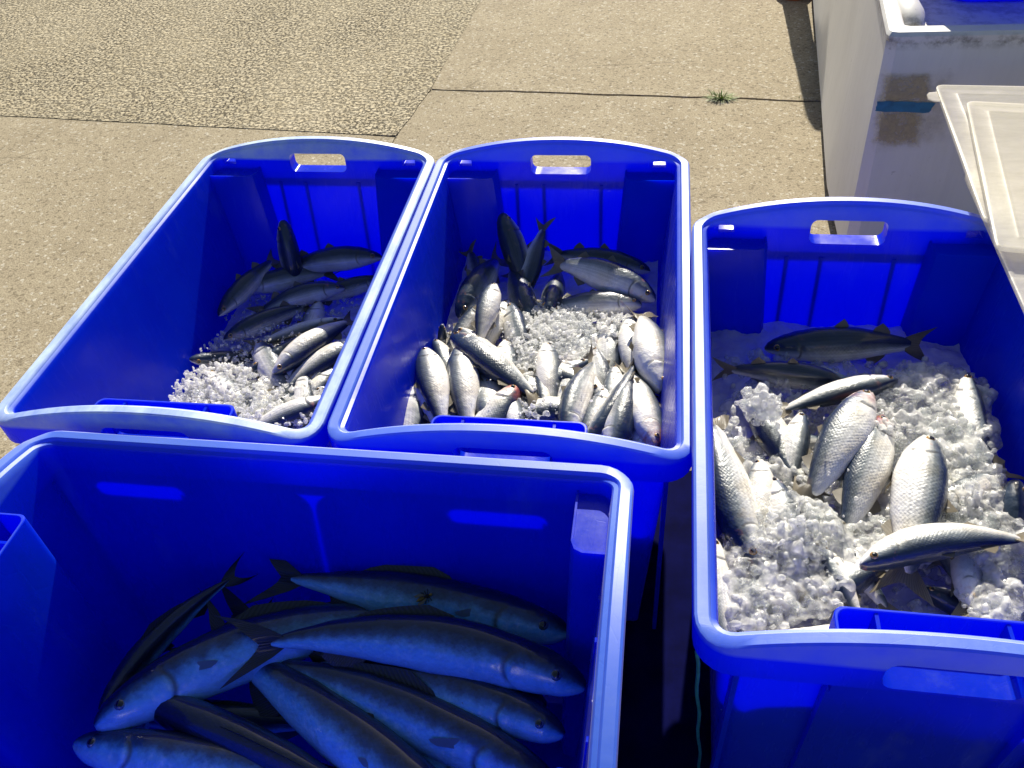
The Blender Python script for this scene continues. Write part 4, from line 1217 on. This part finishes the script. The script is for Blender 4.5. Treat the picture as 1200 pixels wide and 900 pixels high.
# ------------------------------------------------------------------ small things
def tuft(px, py, n, hgt, rad, label, name='grass_tuft'):
    c = at(px, py, 0.0)
    root = empty(name, c)
    me_v, me_f = [], []
    for _ in range(n):
        a, r = random.uniform(0, 2 * PI), random.uniform(0, rad * 0.45)
        p = Vector((r * math.cos(a), r * math.sin(a) * 0.6, -0.004))
        d = Vector((math.cos(a) * random.uniform(0.2, 1.5), math.sin(a) * random.uniform(0.2, 1.3), random.uniform(0.35, 1.0))).normalized()
        w = d.cross(Vector((0, 0, 1))).normalized() * random.uniform(0.0011, 0.0024)
        ln = hgt * random.uniform(0.4, 1.1)
        k = len(me_v)
        for t in (0, 0.35, 0.7, 1.0):
            q = p + d * (ln * t) + Vector((0, 0, -0.35 * ln * t * t))
            ww = w * (1 - t * 0.9)
            me_v += [tuple(q - ww), tuple(q + ww)]
        for j in range(3): me_f.append((k + 2 * j, k + 2 * j + 1, k + 2 * j + 3, k + 2 * j + 2))
    me = bpy.data.meshes.new('blades'); me.from_pydata(me_v, [], me_f); me.materials.append(M['grass']); me.update()
    o = bpy.data.objects.new('blades', me); COL.objects.link(o); o.parent = root
    tag(o, kind='stuff')
    tag(root, label, 'grass', 'weeds in the paving joint')
tuft(845, 115, 240, 0.040, 0.070, 'larger green grass tuft growing in the paving joint')
tuft(937, 117, 34, 0.020, 0.026, 'small green weed in the paving joint beside the hull')
tuft(626, 107, 16, 0.014, 0.022, 'tiny green sprout in the paving joint behind the middle bin')

def bollard():
    c = at(931, 2, 0.0)
    root = empty('orange_post', (c.x, c.y + 0.06, 0.002))
    def lathe(prof, n=24):
        b = bmesh.new()
        loft(b, [[(r * math.cos(2 * PI * k / n), r * math.sin(2 * PI * k / n), z) for k in range(n)] for r, z in prof])
        return b
    obj('base', lathe([(0.058, 0), (0.060, 0.01), (0.058, 0.035), (0.052, 0.045)]), M['orange'], root)
    obj('post', lathe([(0.044, 0.04), (0.041, 0.06), (0.028, 0.60), (0.026, 0.66), (0.018, 0.70), (0.010, 0.72)]), M['orange'], root)
    obj('collar', lathe([(0.0365, 0.30), (0.0368, 0.305), (0.0345, 0.40), (0.034, 0.405)]), M['gel'], root)
    tag(root, 'orange plastic thing standing on the concrete at the top beside the hull', 'post')
bollard()

bm = bmesh.new()
pa, pb = at(816.5, 765, 0.372), at(820, 905, 0.012)
pts = [pa.lerp(pb, i / 14) + Vector((0.0012 * math.sin(i * 1.3), 0.001 * math.cos(i * 0.9), 0)) for i in range(15)]
tube(bm, pts, 0.0019, 8)
cord = obj('teal_cord', bm, M['teal'])
tag(cord, 'thin teal cord hanging down outside the near left corner of the right bin', 'cord')

bm = bmesh.new()
gv = []
for i in range(13):
    row = []
    for j in range(29):
        xx, yy = lerp(-0.06, 0.12, i / 12), lerp(-0.05, 1.0, j / 28)
        row.append(bm.verts.new((xx + 0.006 * mnoise.noise(Vector((0, yy * 9, 3))), yy, 0.006 + 0.004 * mnoise.noise(Vector((xx * 12, yy * 9, 0))))))
    gv.append(row)
for i in range(12):
    for j in range(28): bm.faces.new((gv[i][j], gv[i + 1][j], gv[i + 1][j + 1], gv[i][j + 1]))
o = obj('added_dark_sheet', bm, M['navy'])  # assumed sheet, its navy laid over sunlit ground to darken the gap
tag(o, 'added navy plastic sheet that darkens the ground between the front and right bins', 'sheet')

def wasp():
    bpy.context.view_layer.update()
    c, nn = at(498, 700, Z0['D'] + 0.07), Vector((0, 0, 1))
    o0 = Vector((0, 0, CAMZ))
    for fo in SC.objects:
        if fo.type == 'MESH' and fo.parent and fo.name.startswith('body') and fo.parent.get('label', '').startswith('long fish lying furthest back'):
            inv = fo.matrix_world.inverted()
            hit, p_, n_, _ = fo.ray_cast(inv @ o0, (inv.to_3x3() @ (c - o0)).normalized())
            if hit: c, nn = fo.matrix_world @ p_ + n_ * 0.0016, n_
    root = empty('wasp', c)
    q_ = Vector((0.8, 0.55, 0)); q_ = (q_ - nn * q_.dot(nn)).normalized()
    root.rotation_euler = Matrix((q_, nn.cross(q_), nn)).transposed().to_euler()
    root.scale = (1.5, 1.5, 1.5)
    def blob(name, prof, mat):
        b = bmesh.new()
        loft(b, [[(x, r * math.cos(2 * PI * k / 10), r * math.sin(2 * PI * k / 10)) for k in range(10)] for x, r in prof])
        return obj(name, b, mat, root)
    blob('abdomen', [(-0.007, 0.0003), (-0.005, 0.0014), (-0.003, 0.0019), (-0.001, 0.0014), (0, 0.0004)], M['wasp_y'])
    blob('thorax', [(0, 0.0004), (0.001, 0.0014), (0.003, 0.0016), (0.004, 0.0006)], M['dark'])
    blob('head', [(0.004, 0.0006), (0.005, 0.0012), (0.006, 0.0010), (0.0065, 0.0003)], M['wasp_y'])
    for sg in (1, -1):
        b = bmesh.new()
        vs = [(0.002, 0.001 * sg, 0.0014), (-0.002, 0.004 * sg, 0.0018), (-0.007, 0.0042 * sg, 0.0018), (-0.006, 0.0022 * sg, 0.0016)]
        loft(b, [vs, [(x, y, z + 0.0002) for x, y, z in vs]])
        obj('wing', b, M['wasp_w'], root)
        for k in range(3):
            b = bmesh.new()
            tube(b, [(0.001 + 0.001 * k, 0.0008 * sg, 0), (0.001 + 0.002 * k - 0.001, 0.0032 * sg, 0.0008), (0.001 + 0.003 * k - 0.003, 0.005 * sg, -0.002)], 0.0003, 5)
            obj('leg', b, M['dark'], root)
    tag(root, 'small yellow wasp sitting on the hindmost long fish', 'wasp')
wasp()
